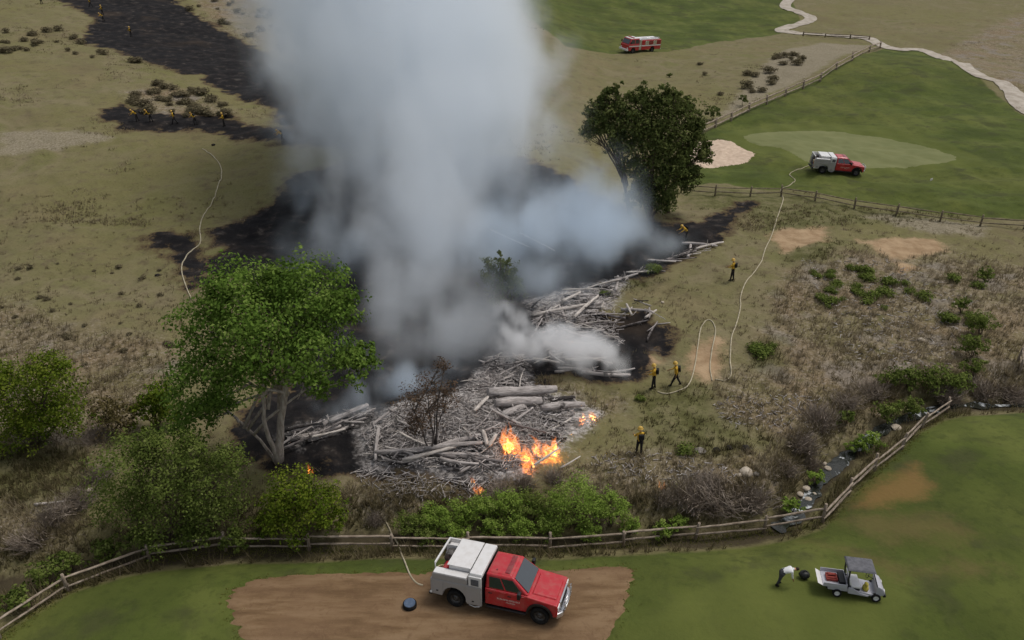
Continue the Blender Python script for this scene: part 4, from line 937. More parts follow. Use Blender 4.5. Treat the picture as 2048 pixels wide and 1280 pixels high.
    dist = np.linalg.norm(cen[:, None] - (C[A] + t[..., None] * ab), axis=-1) - r_; e = dist.argmin(1)
    tt = t[np.arange(len(e)), e]; mi = np.where(tt < .5, lab[A[e]], lab[B[e]])
    em.polygons.foreach_set('material_index', mi.astype(np.int32)); em.polygons.foreach_set('use_smooth', [True] * len(em.polygons))
    i = ix['head']; return em, co[i], co[ix['crown']], co[ix['chest']], sp
POSES = {
 'stand': dict(lean=.08, hip=.93, nod=.1, leg_l=(.12, .06), leg_r=(-.1, .06), arm_l=(.5, .9, .15), arm_r=(.4, .8, .15)),
 'walk': dict(lean=.15, hip=.92, nod=.05, leg_l=(.42, .15), leg_r=(-.32, .25), arm_l=(-.3, .5, .12), arm_r=(.5, .6, .12)),
 'dig': dict(lean=.75, hip=.88, nod=.1, leg_l=(.35, .5), leg_r=(-.05, .35), arm_l=(.7, .35, .12), arm_r=(.95, .3, .12)),
 'bend': dict(lean=1.25, hip=.86, nod=.35, leg_l=(.12, .2), leg_r=(-.12, .15), arm_l=(.35, .15, .05), arm_r=(.15, .2, .05))}
PERS = {}
def person(label, px, pose, face, shirt='yellow', legs='black', helmet=True, pack=True, group=None, scale=1.0, tool=None):
    key = (pose, shirt, legs)
    if key not in PERS: PERS[key] = person_mesh(POSES[pose], shirt, legs)
    em, head, crown, chest, sp = PERS[key]
    o = link('person', em); o.location = G(*px); o.rotation_euler = (0, 0, face); o.scale = (scale,) * 3
    hd = (crown - head).normalized(); fwd = Vector((hd.z, 0, -hd.x)); mb = MB()
    q = hd.to_track_quat('Z', 'Y').to_matrix()
    if helmet:
        dome = [(0, 0, .15)]; n = 12; 
        rings = [(.135, .0), (.13, .05), (.095, .11), (.045, .142)]
        V = [Vector((r * 1.1 * math.cos(2 * math.pi * j / n), r * math.sin(2 * math.pi * j / n), z)) for r, z in [(.185, -.01), (.14, .005)] + rings[1:]] if 0 else [Vector((r * 1.1 * math.cos(2 * math.pi * j / n), r * math.sin(2 * math.pi * j / n), z)) for r, z in [(.160, -.012), (.138, .006), (.132, .06), (.095, .115), (.04, .145)] for j in range(n)] + [Vector((0, 0, .152))]
        F = [(i * n + j, i * n + (j + 1) % n, (i + 1) * n + (j + 1) % n, (i + 1) * n + j) for i in range(4) for j in range(n)] + [(4 * n + j, 4 * n + (j + 1) % n, 5 * n) for j in range(n)]
        M = Matrix.Translation(head + hd * .045 + fwd * .005) @ hd.to_track_quat('Z', 'Y').to_matrix().to_4x4()
        mb.add([M @ v for v in V], F, 0, True); mb.obj('helmet', PM['helmet'], o)
    else:
        mb.ball(head + hd * .05 - fwd * .02, (.1, .09, .09), 10, 7); mb.obj('hair', PM['hair'], o)
    if pack:
        b = MB(); c = chest - Vector((sp.z, 0, -sp.x)) * .2; M = Matrix.Translation(c) @ Matrix.Rotation(math.atan2(sp.x, sp.z), 4, 'Y'); b.box(-.08, .08, -.15, .15, -.2, .12, 0, M); b.obj('backpack', PM['pack'], o, .03)
    return tag(o, label, 'person', group)
person('firefighter in yellow shirt gripping the hose beside the smoking logs, left of two', (1306, 778), 'stand', R(165))
person('firefighter in yellow shirt stepping along the hose, right of two', (1350, 772), 'walk', R(170))
person('firefighter in yellow shirt alone on the grassy bank right of the big flames', (1277, 910), 'stand', R(100), scale=1.0)
person('firefighter in yellow shirt alone on the brown slope near the long hose', (1463, 562), 'stand', R(150), scale=1.05)
person('firefighter bending in thin smoke below the dark trees', (1372, 482), 'dig', R(190))
for k, (x, y, ps, f, l) in enumerate([(276, 243, 'dig', 200, 'firefighter bent over at the left end of the hillside crew line'), (303, 244, 'dig', 170, 'second firefighter from the left in the hillside crew line'), (350, 248, 'walk', 190, 'third firefighter from the left in the hillside crew line'), (392, 250, 'dig', 160, 'fourth firefighter from the left in the hillside crew line'), (449, 253, 'stand', 200, 'firefighter at the right end of the hillside crew line'),
     (206, 30, 'stand', 180, 'upper of two firefighters on the top left burnt edge'), (208, 43, 'dig', 200, 'lower of two firefighters on the top left burnt edge'), (263, 74, 'stand', 160, 'lone firefighter inside the burnt strip top left'), (84, 8, 'dig', 180, 'firefighter bending at the top picture edge left'), (182, 14, 'walk', 180, 'firefighter walking on the burnt ground at the top edge'), (566, 284, 'dig', 200, 'firefighter at the edge of the smoke on the hillside')]):
    person(l, (x, y), ps, R(f), group='hillside firefighting crew', scale=.95)
person('person in white shirt and grey trousers bending over on the grass near the cart', (1557, 1170), 'bend', R(0), 'white', 'greyt', False, False, scale=.86)
# ------------------------------------------------------------------ vehicles
def paint(name, col, rough=.3, metal=0.0, spec=.5, coat=.3):
    m = bpy.data.materials.new(name); q = NT(nodes(m)); P = q.n('ShaderNodeTexCoord').outputs['Object']; f = q.noise(3, 4, .6, P)
    c = q.mix(q.range(f, .4, .7, 0, .18), col, S(150, 136, 118)); q.out(c, q.range(f, .3, .7, rough, rough + .18), None, metal, spec, Coat_Weight=coat, Coat_Roughness=.15); return m
VM = {'red': paint('red_paint', S(176, 30, 40)), 'darkred': paint('dark_red_paint', S(128, 26, 34)), 'white': paint('white_paint', S(216, 214, 212)), 'alu': paint('grey_white_body_panel', S(154, 150, 148), .4), 'black': simple_mat('black_plastic', [S(22, 22, 23), S(34, 34, 35)], 6, .5, .05, .4), 'tyre': simple_mat('tyre_rubber', [S(20, 20, 20), S(38, 36, 34)], 8, .85, .3),  # grey body panel: shade of the service body sides put into its colour
      'chrome': paint('chrome_trim', S(206, 206, 208), .18, .8), 'rim': paint('dark_rim', S(60, 60, 62), .4, .5), 'lamp': paint('lamp_lens', S(222, 222, 220), .1), 'redlamp': paint('red_lens', S(160, 24, 20), .2), 'grey': simple_mat('grey_plastic', [S(84, 84, 88), S(104, 104, 108)], 5, .6, .05), 'pump': simple_mat('pump_metal', [S(60, 58, 58), S(110, 106, 102)], 9, .5, .2), 'cream': simple_mat('cream_hose_roll', [S(176, 160, 128), S(198, 184, 152)], 9, .8, .2), 'gold': simple_mat('gold_lettering', [S(222, 200, 190)], 1, .5, 0), 'silver': paint('light_grey_body', S(168, 168, 176), .35), 'yellow': simple_mat('yellow_jacket', [S(150, 138, 44), S(196, 180, 90)], 8, .8, .2), 'blue': simple_mat('blue_grey_lid', [S(70, 84, 104), S(92, 106, 126)], 6, .5, .05)}
def glass_mat():
    m = bpy.data.materials.new('tinted_glass'); q = NT(nodes(m)); q.out(S(30, 38, 44), .06, spec=.9, Coat_Weight=.6, Coat_Roughness=.03); return m
VM['glass'] = glass_mat()
def wheel(parent, x, y, r=.42, wd=.28, out=-1):
    mb = MB(); h = wd / 2
    mb.lathe_y([(r * .58, -h * .9), (r * .85, -h), (r * .97, -h * .75), (r, -h * .35), (r, h * .35), (r * .97, h * .75), (r * .85, h), (r * .58, h * .9)], 0, 0, 0, 28)
    o = mb.obj('wheel', VM['tyre'], parent); o.location = (x, y, r)
    k = MB(); k.lathe_y([(.02, out * h * .55), (r * .2, out * h * .62), (r * .25, out * h * .35), (r * .5, out * h * .3), (r * .6, out * h * .85), (r * .6, -out * h * .8), (.02, -out * h * .8)], 0, 0, 0, 20)
    for j in range(8):
        a = j * math.pi / 4; k.tube([(r * .33 * math.cos(a), out * h * .3, r * .33 * math.sin(a)), (r * .33 * math.cos(a), out * h * .45, r * .33 * math.sin(a))], .02, 6)
    k.obj('rim', VM['rim'], o); return o
def cut_quad(parent, name, pts, mat, lift=.004, n=None):
    """a thin pane with real thickness lying on a face"""
    P = [Vector(p) for p in pts]; nn = (P[1] - P[0]).cross(P[3] - P[0]).normalized(); mb = MB()
    mb.hexa([p - nn * .01 for p in P], [p + nn * lift for p in P]); return mb.obj(name, mat, parent, .003, 1)
def lettering(parent, x0, x1, y, z, h, seed):
    """small light strokes in two rows on the door"""
    r = random.Random(seed); mb = MB(); x = x0
    while x < x1:
        w_ = h * r.uniform(.45, .7); kind = r.randrange(3)
        mb.box(x, x + h * .16, y - .004, y, z, z + h)
        if kind != 1: mb.box(x + h * .17, x + w_, y - .004, y, z + h * .84, z + h)
        if kind != 2: mb.box(x + h * .17, x + w_, y - .004, y, z + h * .4, z + h * .56)
        if kind == 2: mb.box(x + w_ - h * .15, x + w_, y - .004, y, z, z + h * .8)
        x += w_ + h * .22
    return mb.obj('lettering', VM['gold'], parent)

def brush_truck(label, loc, rz, group=None):
    t = empty('brush_truck', loc, rz); W = 1.0       # half width of the cab
    # --- cab: lower body with hood, wheel arch at the front
    def arch(cx, r, z0, n=9, a0=0.0, a1=math.pi): return [(cx - r * math.cos(a0 + (a1 - a0) * k / n), z0 + r * math.sin(a0 + (a1 - a0) * k / n)) for k in range(n + 1)]
    prof = [(-.52, .52)] + [(1.40, .50)] + arch(1.95, .53, .50)[1:-1] + [(2.50, .52), (2.72, .56), (2.76, 1.02), (2.70, 1.16), (1.50, 1.30), (1.30, 1.34), (-.52, 1.34)]
    MB().prism(prof, -W, W).obj('cab_body', VM['red'], t, .05, 3)
    hood = MB().hexa([(1.52, -.72, 1.29), (2.62, -.66, 1.17), (2.62, .66, 1.17), (1.52, .72, 1.29)], [(1.58, -.66, 1.345), (2.58, -.6, 1.235), (2.58, .6, 1.235), (1.58, .66, 1.345)]).obj('hood', VM['red'], t, .03, 3)
    # --- greenhouse
    B = [(-.52, -.97, 1.33), (1.46, -.97, 1.33), (1.46, .97, 1.33), (-.52, .97, 1.33)]; T = [(-.50, -.80, 1.98), (.70, -.80, 1.98), (.70, .80, 1.98), (-.50, .80, 1.98)]
    gh = MB().hexa(B, T).obj('greenhouse', VM['red'], t, .07, 3)
    MB().hexa([(-.46, -.72, 1.975), (.62, -.72, 1.975), (.62, .72, 1.975), (-.46, .72, 1.975)], [(-.40, -.64, 2.02), (.54, -.64, 2.02), (.54, .64, 2.02), (-.40, .64, 2.02)]).obj('roof_panel', VM['red'], t, .02)
    bl = lambda u, v: (Vector(B[0]).lerp(Vector(B[1]), u)).lerp(Vector(T[0]).lerp(Vector(T[1]), u), v)
    for s in (1, -1):
        def sp(u, v, o=.004):
            p = bl(u, v); p.y = (p.y - o) * 1.0; return Vector((p.x, p.y * s, p.z))
        order = (lambda a: a) if s == 1 else (lambda a: a[::-1])
        cut_quad(t, 'side_window', order([sp(.50, .10), sp(.88, .10), sp(.90, .82), sp(.50, .82)]), VM['glass']); cut_quad(t, 'side_window', order([sp(.10, .10), sp(.46, .10), sp(.46, .82), sp(.10, .82)]), VM['glass'])
        y = -s * (W + .002)
        dmb = MB()
        for x0, x1 in ((.46, 1.30), (-.40, .42)): 
            dmb = MB().box(x0, x1, min(y, y * 1.012), max(y, y * 1.012), .62, 1.29); d = dmb.obj('door', VM['red'], t, .008)
            MB().box(x0 + .06, x0 + .22, min(y * 1.012, y * 1.035), max(y * 1.012, y * 1.035), 1.14, 1.18).obj('door_handle', VM['black'], d, .006)
        MB().box(-.45, 1.35, min(y * .9, y * 1.08), max(y * .9, y * 1.08), .40, .47).obj('side_step', VM['black'], t, .02)
        m = MB(); m.box(1.02, 1.16, min(y * 1.06, y * 1.3), max(y * 1.06, y * 1.3), 1.32, 1.60); m.tube([(1.12, y * .98, 1.38), (1.12, y * 1.1, 1.40)], .025, 6); m.obj('mirror', VM['black'], t, .02)
        fl = MB(); pr = arch(1.95, .60, .5, 12); pi_ = arch(1.95, .51, .5, 12)[::-1]
        n = len(pr); V = [(x, y * 1.055, z) for x, z in pr + pi_] + [(x, y * .96, z) for x, z in pr + pi_]; F = []
        for k in range(n - 1): a, b, c, d_ = k, k + 1, 2 * n - 2 - k, 2 * n - 1 - k; F += [(a, b, c, d_), (a + 2 * n, d_ + 2 * n, c + 2 * n, b + 2 * n), (a, a + 2 * n, b + 2 * n, b), (d_, c, c + 2 * n, d_ + 2 * n)]
        fl.add(V, F); fl.obj('fender_flare', VM['black'], t)
        MB().box(2.60, 2.775, min(-s * .98, -s * .66), max(-s * .98, -s * .66), .86, 1.08).obj('headlight', VM['lamp'], t, .03)
        lettering(t, .05, 1.05, y * 1.016 if s == 1 else y * 1.016 + .004, .90, .085, 5 + s); lettering(t, .45, .85, y * 1.016 if s == 1 else y * 1.016 + .004, .78, .06, 9 + s)
    cut_quad(t, 'windshield', [(1.40, -.84, 1.395), (1.40, .84, 1.395), (.76, .72, 1.935), (.76, -.72, 1.935)], VM['glass'], .03)
    # --- front end
    g = MB(); g.box(2.72, 2.80, -.62, .62, .74, 1.10); g.obj('grille_frame', VM['chrome'], t, .02); 
    for k in range(3): MB().box(2.785, 2.815, -.54, .54, .78 + k * .105, .835 + k * .105).obj('grille_slot', VM['black'], t, .01)
    bp = MB(); bp.hexa([(2.70, -1.0, .46), (2.92, -.72, .46), (2.92, .72, .46), (2.70, 1.0, .46)], [(2.70, -1.0, .72), (2.92, -.72, .70), (2.92, .72, .70), (2.70, 1.0, .72)]); bp.obj('front_bumper', VM['chrome'], t, .04)
    gd = MB()
    for y in (-.55, .55): gd.tube([(2.90, y, .5), (2.98, y, .8), (2.95, y, 1.15)], .035, 7)
    for z in (.72, .95, 1.14): gd.tube([(2.965, -.62, z), (2.985, 0, z), (2.965, .62, z)], .03, 7)
    gd.obj('brush_guard', VM['chrome'], t)
    # --- chassis
    ch = MB(); ch.box(-2.95, 2.6, -.45, -.3, .42, .6); ch.box(-2.95, 2.6, .3, .45, .42, .6); ch.box(-1.0, -.5, -.9, .9, .42, .55); ch.obj('chassis', VM['black'], t)
    for y, o in ((-.88, -1), (.88, 1)): wheel(t, 1.95, y, .43, .29, o); wheel(t, -1.90, y * 1.02, .43, .36, o)
    # --- service body
    SW = 1.17; body = empty('placeholder'); bpy.data.objects.remove(body)
    bprof = [(-3.0, .62), (-2.46, .60)] + arch(-1.90, .56, .58, 9)[1:-1] + [(-1.34, .58), (-1.30, .44), (-.62, .44), (-.62, 1.42), (-3.0, 1.42)]
    for s in (1, -1):
        y0, y1 = (-SW, -SW + .5) if s == 1 else (SW - .5, SW)
        sb = MB().prism(bprof, y0, y1).obj('side_compartment', VM['alu'], t, .02)
        yo = -SW if s == 1 else SW
        for x0, x1, z0, z1 in ((-2.94, -2.42, .72, 1.38), (-2.38, -1.40, 1.20, 1.38), (-1.34, -.68, .52, 1.38)):
            d = MB().box(x0, x1, min(yo, yo - s * .014), max(yo, yo - s * .014), z0, z1).obj('compartment_door', VM['alu'], sb, .006, 1)
            MB().box((x0 + x1) / 2 - .05, (x0 + x1) / 2 + .05, min(yo - s * .014, yo - s * .03), max(yo - s * .014, yo - s * .03), z0 + .1, z0 + .15).obj('latch', VM['black'], d) if x1 - x0 < .8 else None
        # long hinged top box, and a taller locker behind the cab
        tb = MB().prism([(-2.92, 1.42), (-1.28, 1.42), (-1.28, 1.66), (-1.36, 1.74), (-2.84, 1.74), (-2.92, 1.66)], yo if s == 1 else yo - .42, yo + .42 if s == 1 else yo).obj('top_box', VM['alu'], t, .03)
        MB().box(-2.86, -1.32, min(yo + s * .02, yo + s * .40), max(yo + s * .02, yo + s * .40), 1.738, 1.765).obj('lid', VM['white'], tb, .008)
        MB().box(-1.22, -.62, min(yo, yo + s * .5), max(yo, yo + s * .5), 1.42, 1.92).obj('locker', VM['white'], t, .03)
        MB().box(-1.10, -.74, min(yo - s * .012, yo), max(yo - s * .012, yo), 1.48, 1.80).obj('locker_window', VM['grey'], t, .01)
        MB().box(-3.02, -2.99, min(-s * .95, -s * 1.13), max(-s * .95, -s * 1.13), .70, .84).obj('tail_light', VM['redlamp'], t, .01)
        MB().tube([(-2.98, yo - s * .01, .72), (-2.98, yo - s * .035, .72)], .06, 12).obj('marker_lamp', VM['lamp'], t)
        MB().tube([(-1.22, yo * .97, .40), (-.95, yo * .98, .33), (-.70, yo * .97, .40)], .03, 6).obj('step_bar', VM['chrome'], t)
    MB().box(-3.0, -.62, -.68, .68, .62, .80).obj('bed_floor', VM['grey'], t)
    MB().box(-.66, -.60, -1.1, 1.1, .5, 1.9).obj('headache_board', VM['black'], t)
    # white tank cover, front and rear panels
    MB().hexa([(-1.20, -1.12, 1.90), (-.60, -1.12, 1.90), (-.60, 1.12, 1.90), (-1.20, 1.12, 1.90)], [(-1.18, -1.08, 2.05), (-.62, -1.08, 2.05), (-.62, 1.08, 2.05), (-1.18, 1.08, 2.05)]).obj('roof_cover', VM['white'], t, .03)
    MB().hexa([(-2.30, -.74, .80), (-1.26, -.74, .80), (-1.26, .74, .80), (-2.30, .74, .80)], [(-2.28, -.72, 1.98), (-1.27, -.72, 1.98), (-1.27, .72, 1.98), (-2.28, .72, 1.98)]).obj('water_tank', VM['white'], t, .04)
    MB().box(-2.34, -1.24, -.78, 1.14, 1.97, 2.01).obj('tank_top', VM['white'], t, .015)
    # open rear bay with pump and reel
    pu = MB(); pu.box(-2.85, -2.40, -.45, .1, .80, 1.25); pu.tube([(-2.62, -.4, 1.32), (-2.62, .1, 1.32)], .16, 12); pu.obj('pump', VM['red'], t, .02)
    rl = MB(); rl.tube([(-2.62, .15, 1.55), (-2.62, .62, 1.55)], .24, 18); rl.obj('hose_reel', VM['pump'], t)
    ca = MB(); ca.box(-2.95, -2.36, .68, .72, .8, 1.9); ca.box(-2.98, -2.90, -.7, 1.14, 1.86, 1.94); ca.box(-2.96, -2.34, 1.08, 1.15, 1.4, 1.95); ca.tube([(-2.93, -.72, .8), (-2.93, -.72, 1.9)], .03, 6); ca.obj('rear_frame', VM['white'], t, .01)
    MB().box(-2.90, -2.36, -.70, .68, 1.15, 1.19).obj('bay_shelf', VM['pump'], t)
    hr = MB(); 
    for k in range(4): hr.tube([(-2.75 + .25 * math.cos(a), -.35 + .22 * math.sin(a), 1.21 + .05 * k) for a in np.linspace(0, 6.2, 16)], .03, 5, cap=False)
    hr.obj('coiled_hose', VM['cream'], t)
    MB().box(-3.16, -2.98, -1.05, 1.05, .44, .54).obj('rear_bumper', VM['black'], t, .02)
    lb = MB(); lb.box(.30, .52, -.62, .62, 2.02, 2.06); lb.obj('light_bar_base', VM['darkred'], t, .02)
    an = MB().tube([(-.1, -.5, 2.0), (-.1, -.5, 2.06)], .04, 8).obj('roof_beacon', VM['darkred'], t)
    return tag(t, label, 'truck', group)
def set_on_ground(root, x, y, rz, base=1.9, half=.9):
    """stand a vehicle on the terrain by its four wheel points"""
    c, s = math.cos(rz), math.sin(rz)
    h = {k: hz(x + k[0] * base * c - k[1] * half * s, y + k[0] * base * s + k[1] * half * c) for k in ((1, 1), (1, -1), (-1, 1), (-1, -1))}
    pitch = math.atan2((h[1, 1] + h[1, -1] - h[-1, 1] - h[-1, -1]) / 2, 2 * base); roll = math.atan2((h[1, 1] + h[-1, 1] - h[1, -1] - h[-1, -1]) / 2, 2 * half)
    root.location = (x, y, sum(h.values()) / 4 + .03); root.rotation_euler = (roll, -pitch, rz)
def by_wheels(rear_px, front_px, yoff=-.9):
    a = G(*rear_px); b = G(*front_px); d = (b - a); rz = math.atan2(d.y, d.x); m = (a + b) / 2
    return m.x + yoff * math.sin(rz), m.y - yoff * math.cos(rz), rz
T1 = brush_truck('near red crew-cab fire truck with grey-white service body parked on the brown dirt', (0, 0, 0), 0)
x, y, rz = by_wheels((910, 1212), (1080, 1250)); set_on_ground(T1, x, y, rz); T1.location.z += .03; T1.scale = (.965,) * 3
T2 = copy_tree(T1); T2['label'] = 'second red and white fire truck parked on the grass beside the far putting green'
x, y, rz = by_wheels((1643, 347), (1709, 353)); set_on_ground(T2, x, y, rz)

def fire_engine(label):
    t = empty('fire_engine'); W = 1.2
    MB().prism([(1.5, .5), (2.3, .5), (2.45, .95), (2.9, 1.1), (3.3, .95), (3.45, .5), (4.0, .5), (4.15, .8), (4.15, 1.55), (3.95, 1.66), (1.5, 1.66)], -W, W).obj('cab_body', VM['red'], t, .06)
    B = [(1.5, -1.18, 1.65), (4.0, -1.18, 1.65), (4.0, 1.18, 1.65), (1.5, 1.18, 1.65)]; T = [(1.5, -1.05, 2.65), (3.6, -1.05, 2.65), (3.6, 1.05, 2.65), (1.5, 1.05, 2.65)]
    MB().hexa(B, T).obj('cab_upper', VM['red'], t, .08, 3); MB().box(1.6, 3.5, -.95, .95, 2.64, 2.72).obj('cab_roof', VM['white'], t, .03)
    cut_quad(t, 'windshield', [(3.98, -1.0, 1.75), (3.98, 1.0, 1.75), (3.66, .92, 2.52), (3.66, -.92, 2.52)], VM['glass'], .03)
    for s in (1, -1):
        yb = -1.165 * s; yt = -1.075 * s
        for x0, x1 in ((1.65, 2.5), (2.65, 3.5)):
            q = [(x0, yb, 1.78), (x1, yb, 1.78), (x1 - .05, yt, 2.48), (x0, yt, 2.48)]; cut_quad(t, 'side_window', q if s == 1 else q[::-1], VM['glass'], .012)
        y = -s * W
        MB().box(-4.0, 4.0, min(y, y * 1.012), max(y, y * 1.012), 1.22, 1.42).obj('reflective_stripe', VM['white'], t)
        for k in range(4):
            d = MB().box(-3.9 + k * 1.0, -3.0 + k * 1.0, min(y, y * 1.01), max(y, y * 1.01), 1.46, 2.2).obj('compartment_door', VM['chrome'] if k % 2 else VM['darkred'], t, .01)
        MB().box(4.05, 4.18, min(-s * 1.1, -s * .75), max(-s * 1.1, -s * .75), .85, 1.1).obj('headlight', VM['lamp'], t, .02)
        m = MB(); m.box(3.75, 3.9, min(y * 1.08, y * 1.25), max(y * 1.08, y * 1.25), 1.8, 2.2); m.tube([(3.85, y * .97, 1.9), (3.85, y * 1.1, 1.95)], .025, 5); m.obj('mirror', VM['black'], t, .02)
        wheel(t, 2.87, y * .88, .5, .32, -s); wheel(t, -2.0, y * .86, .5, .5, -s)
    MB().box(.9, 1.46, -1.18, 1.18, .6, 2.45).obj('pump_panel', VM['chrome'], t, .03)
    MB().prism([(-4.05, .55), (-2.6, .55), (-2.4, 1.0), (-2.0, 1.14), (-1.6, 1.0), (-1.4, .55), (.86, .55), (.86, 2.3), (-4.05, 2.3)], -W, W).obj('rear_body', VM['red'], t, .04)
    MB().box(-3.6, .8, -1.0, 1.0, 2.3, 2.5).obj('hose_bed_cover', VM['white'], t, .04)
    ld = MB(); 
    for y in (.45, .85): ld.tube([(-3.8, y, 2.62), (.6, y, 2.62)], .035, 6)
    for k in range(12): ld.tube([(-3.7 + k * .38, .45, 2.62), (-3.7 + k * .38, .85, 2.62)], .022, 5)
    ld.obj('ladder', VM['chrome'], t)
    MB().box(4.1, 4.5, -1.2, 1.2, .5, .82).obj('front_bumper', VM['white'], t, .05); MB().box(2.6, 2.9, -.85, .85, 2.72, 2.86).obj('light_bar', VM['redlamp'], t, .03)
    MB().box(-4.25, -4.05, -1.15, 1.15, .5, .62).obj('tail_board', VM['chrome'], t, .01); MB().box(-4.0, 3.9, -.5, .5, .5, .7).obj('chassis', VM['black'], t)
    return tag(t, label, 'fire engine')
FE = fire_engine('small distant red and white fire engine on the fairway behind the smoke')
p = G(1280, 102); d = G(1310, 102) - G(1250, 106); set_on_ground(FE, p.x, p.y, math.atan2(d.y, d.x) + math.pi, 2.4, 1.0)

# ------------------------------------------------------------------ utility cart
def cart(label):
    t = empty('utility_cart')
    # floor and side sills
    MB().prism([(-1.45, .42), (-.35, .40), (.85, .30), (1.25, .36), (1.30, .46), (.80, .44), (-.30, .60), (-1.45, .62)], -.58, .58).obj('body_tub', VM['silver'], t, .03)
    for s in (1, -1): MB().prism([(-.42, .36), (.62, .28), (.66, .36), (.2, .44), (-.15, .70), (-.42, .74)], *((-.64, -.575) if s == 1 else (.575, .64))).obj('side_panel', VM['silver'], t, .015)
    MB().prism([(.95, .34), (1.42, .42), (1.48, .62), (1.34, .86), (1.12, .98), (1.02, .96), (1.02, .5)], -.58, .58).obj('front_cowl', VM['silver'], t, .05); MB().prism([(1.40, .34), (1.52, .36), (1.54, .50), (1.44, .52)], -.6, .6).obj('front_bumper', VM['black'], t, .02)
    for y in (-.38, .38): MB().box(1.36, 1.475, y - .1, y + .1, .60, .70).obj('headlight', VM['lamp'], t, .02)
    MB().box(-.28, .22, -.54, .54, .66, .80).obj('seat', VM['white'], t, .05); MB().hexa([(-.34, -.54, .80), (-.24, -.54, .80), (-.24, .54, .80), (-.34, .54, .80)], [(-.42, -.52, 1.18), (-.34, -.52, 1.18), (-.34, .52, 1.18), (-.42, .52, 1.18)]).obj('backrest', VM['white'], t, .03)
    MB().box(-.27, .20, -.53, .53, .45, .66).obj('seat_base', VM['black'], t, .02)
    st = MB(); st.tube([(1.02, .28, .80), (.70, .28, 1.02)], .022, 6); st.tube([(.68 + .05 * math.sin(a) , .28 + .17 * math.cos(a), 1.03 + .16 * math.sin(a)) for a in np.linspace(0, 6.283, 17)], .016, 6, cap=False); st.obj('steering_wheel', VM['black'], t)
    # canopy on posts
    ps = MB()
    for y in (-.54, .54): ps.tube([(-.40, y, .62), (-.46, y, 1.2), (-.44, y, 1.84)], .045, 7); ps.tube([(1.06, y, .92), (.74, y, 1.84)], .028, 7)
    ps.obj('canopy_posts', VM['black'], t)
    MB().hexa([(-.60, -.64, 1.83), (.88, -.64, 1.83), (.88, .64, 1.83), (-.60, .64, 1.83)], [(-.52, -.54, 1.93), (.80, -.54, 1.93), (.80, .54, 1.93), (-.52, .54, 1.93)]).obj('canopy', VM['grey'], t, .03, 3)
    # flatbed with low sides
    bed = MB(); bed.box(-1.72, -.48, -.64, .64, .64, .69); bed.obj('cargo_bed', VM['silver'], t, .01)
    for a in ((-1.72, -.48, -.66, -.62), (-1.72, -.48, .62, .66), (-.52, -.48, -.62, .62)): MB().box(*a, .66, .90).obj('bed_side', VM['silver'], t, .012)
    tg = MB(); tg.hexa([(-1.76, -.62, .68), (-1.72, -.62, .66), (-1.72, .62, .66), (-1.76, .62, .68)], [(-2.0, -.62, .80), (-1.97, -.62, .77), (-1.97, .62, .77), (-2.0, .62, .80)]); tg.obj('tailgate', VM['white'], t, .008)
    MB().box(-1.5, 1.2, -.35, .35, .28, .42).obj('chassis', VM['black'], t)
    for y, o in ((-.56, -1), (.56, 1)):
        for x in (-.95, 1.05):
            w_ = wheel(t, x, y, .25, .2, o); w_.children[0].data.materials[0] = VM['lamp']
    return tag(t, label, 'cart')
CT = cart('grey utility golf cart with canopy and loaded flatbed on the near green')
x, y, rz = by_wheels((1673, 1194), (1746, 1204), -.46); set_on_ground(CT, x, y, rz, .83, .46); CT.scale = (.78, .78, .78)
def on(root, p): return root.matrix_world @ Vector(p)
bpy.context.view_layer.update()
def place(o, root, p): 
    o.location = on(root, p); o.rotation_euler = root.rotation_euler; o.scale = root.scale; return o
cargo = MB()
cargo.box(-.30, .30, -.28, .28, 0, .16); cargo.tube([(-.24, -.18, .20), (.24, -.18, .20)], .055, 8); cargo.tube([(-.24, .16, .20), (.24, .16, .20)], .055, 8); cargo.tube([(-.2, 0, .24), (.2, .05, .24)], .06, 8)
place(tag(cargo.obj('red_tool_crate', simple_mat('faded_red', [S(120, 50, 44), S(152, 72, 62)], 7, .7, .2), None, .02), 'faded red crate of tools on the cart flatbed', 'crate'), CT, (-1.2, .05, .69))
place(tag(MB().box(-.16, .16, -.45, .45, 0, .22).obj('dark_box', VM['black'], None, .03), 'dark long box behind the cart seat on the flatbed', 'box'), CT, (-.70, 0, .69))
jk = MB(); jk.ball((0, 0, .2), (.17, .22, .22), 12, 8, 0, .08); jk.ball((.02, -.02, .46), (.11, .17, .1), 10, 6, 0, .08)
place(tag(jk.obj('yellow_bag', VM['yellow'], None), 'bulging yellow bag standing on the cart floor by the dashboard', 'bag'), CT, (.52, -.30, .42))
# ------------------------------------------------------------------ small things on the grass and dirt
bg_ = MB(); bg_.ball((0, 0, .2), (.24, .2, .2), 12, 8, 0, .1); bg_.tube([(-.12, 0, .34), (0, 0, .48), (.12, 0, .34)], .025, 6); bb = bg_.obj('black_bag', VM['black']); bb.location = G(1607, 1156); tag(bb, 'small black bag on the grass beside the bending person', 'bag')
tub = empty('round_tub', G(820, 1214)); tag(tub, 'low round black tub with blue-grey lid on the brown dirt', 'tub')
tb_ = MB(); n = 20
for r, z in ((.25, 0), (.30, .06), (.30, .22), (.27, .26)): tb_.v += [(r * math.cos(6.2832 * j / n), r * math.sin(6.2832 * j / n), z) for j in range(n)]
tb_.f = [(i * n + j, i * n + (j + 1) % n, (i + 1) * n + (j + 1) % n, (i + 1) * n + j) for i in range(3) for j in range(n)] + [tuple(reversed(range(n)))]; tb_.m = [0] * len(tb_.f); tb_.smooth = [True] * len(tb_.f)
tb_.obj('body', VM['tyre'], tub); ld_ = MB().tube([(0, 0, .24), (0, 0, .275)], .25, 20).obj('lid', VM['blue'], tub, .008)
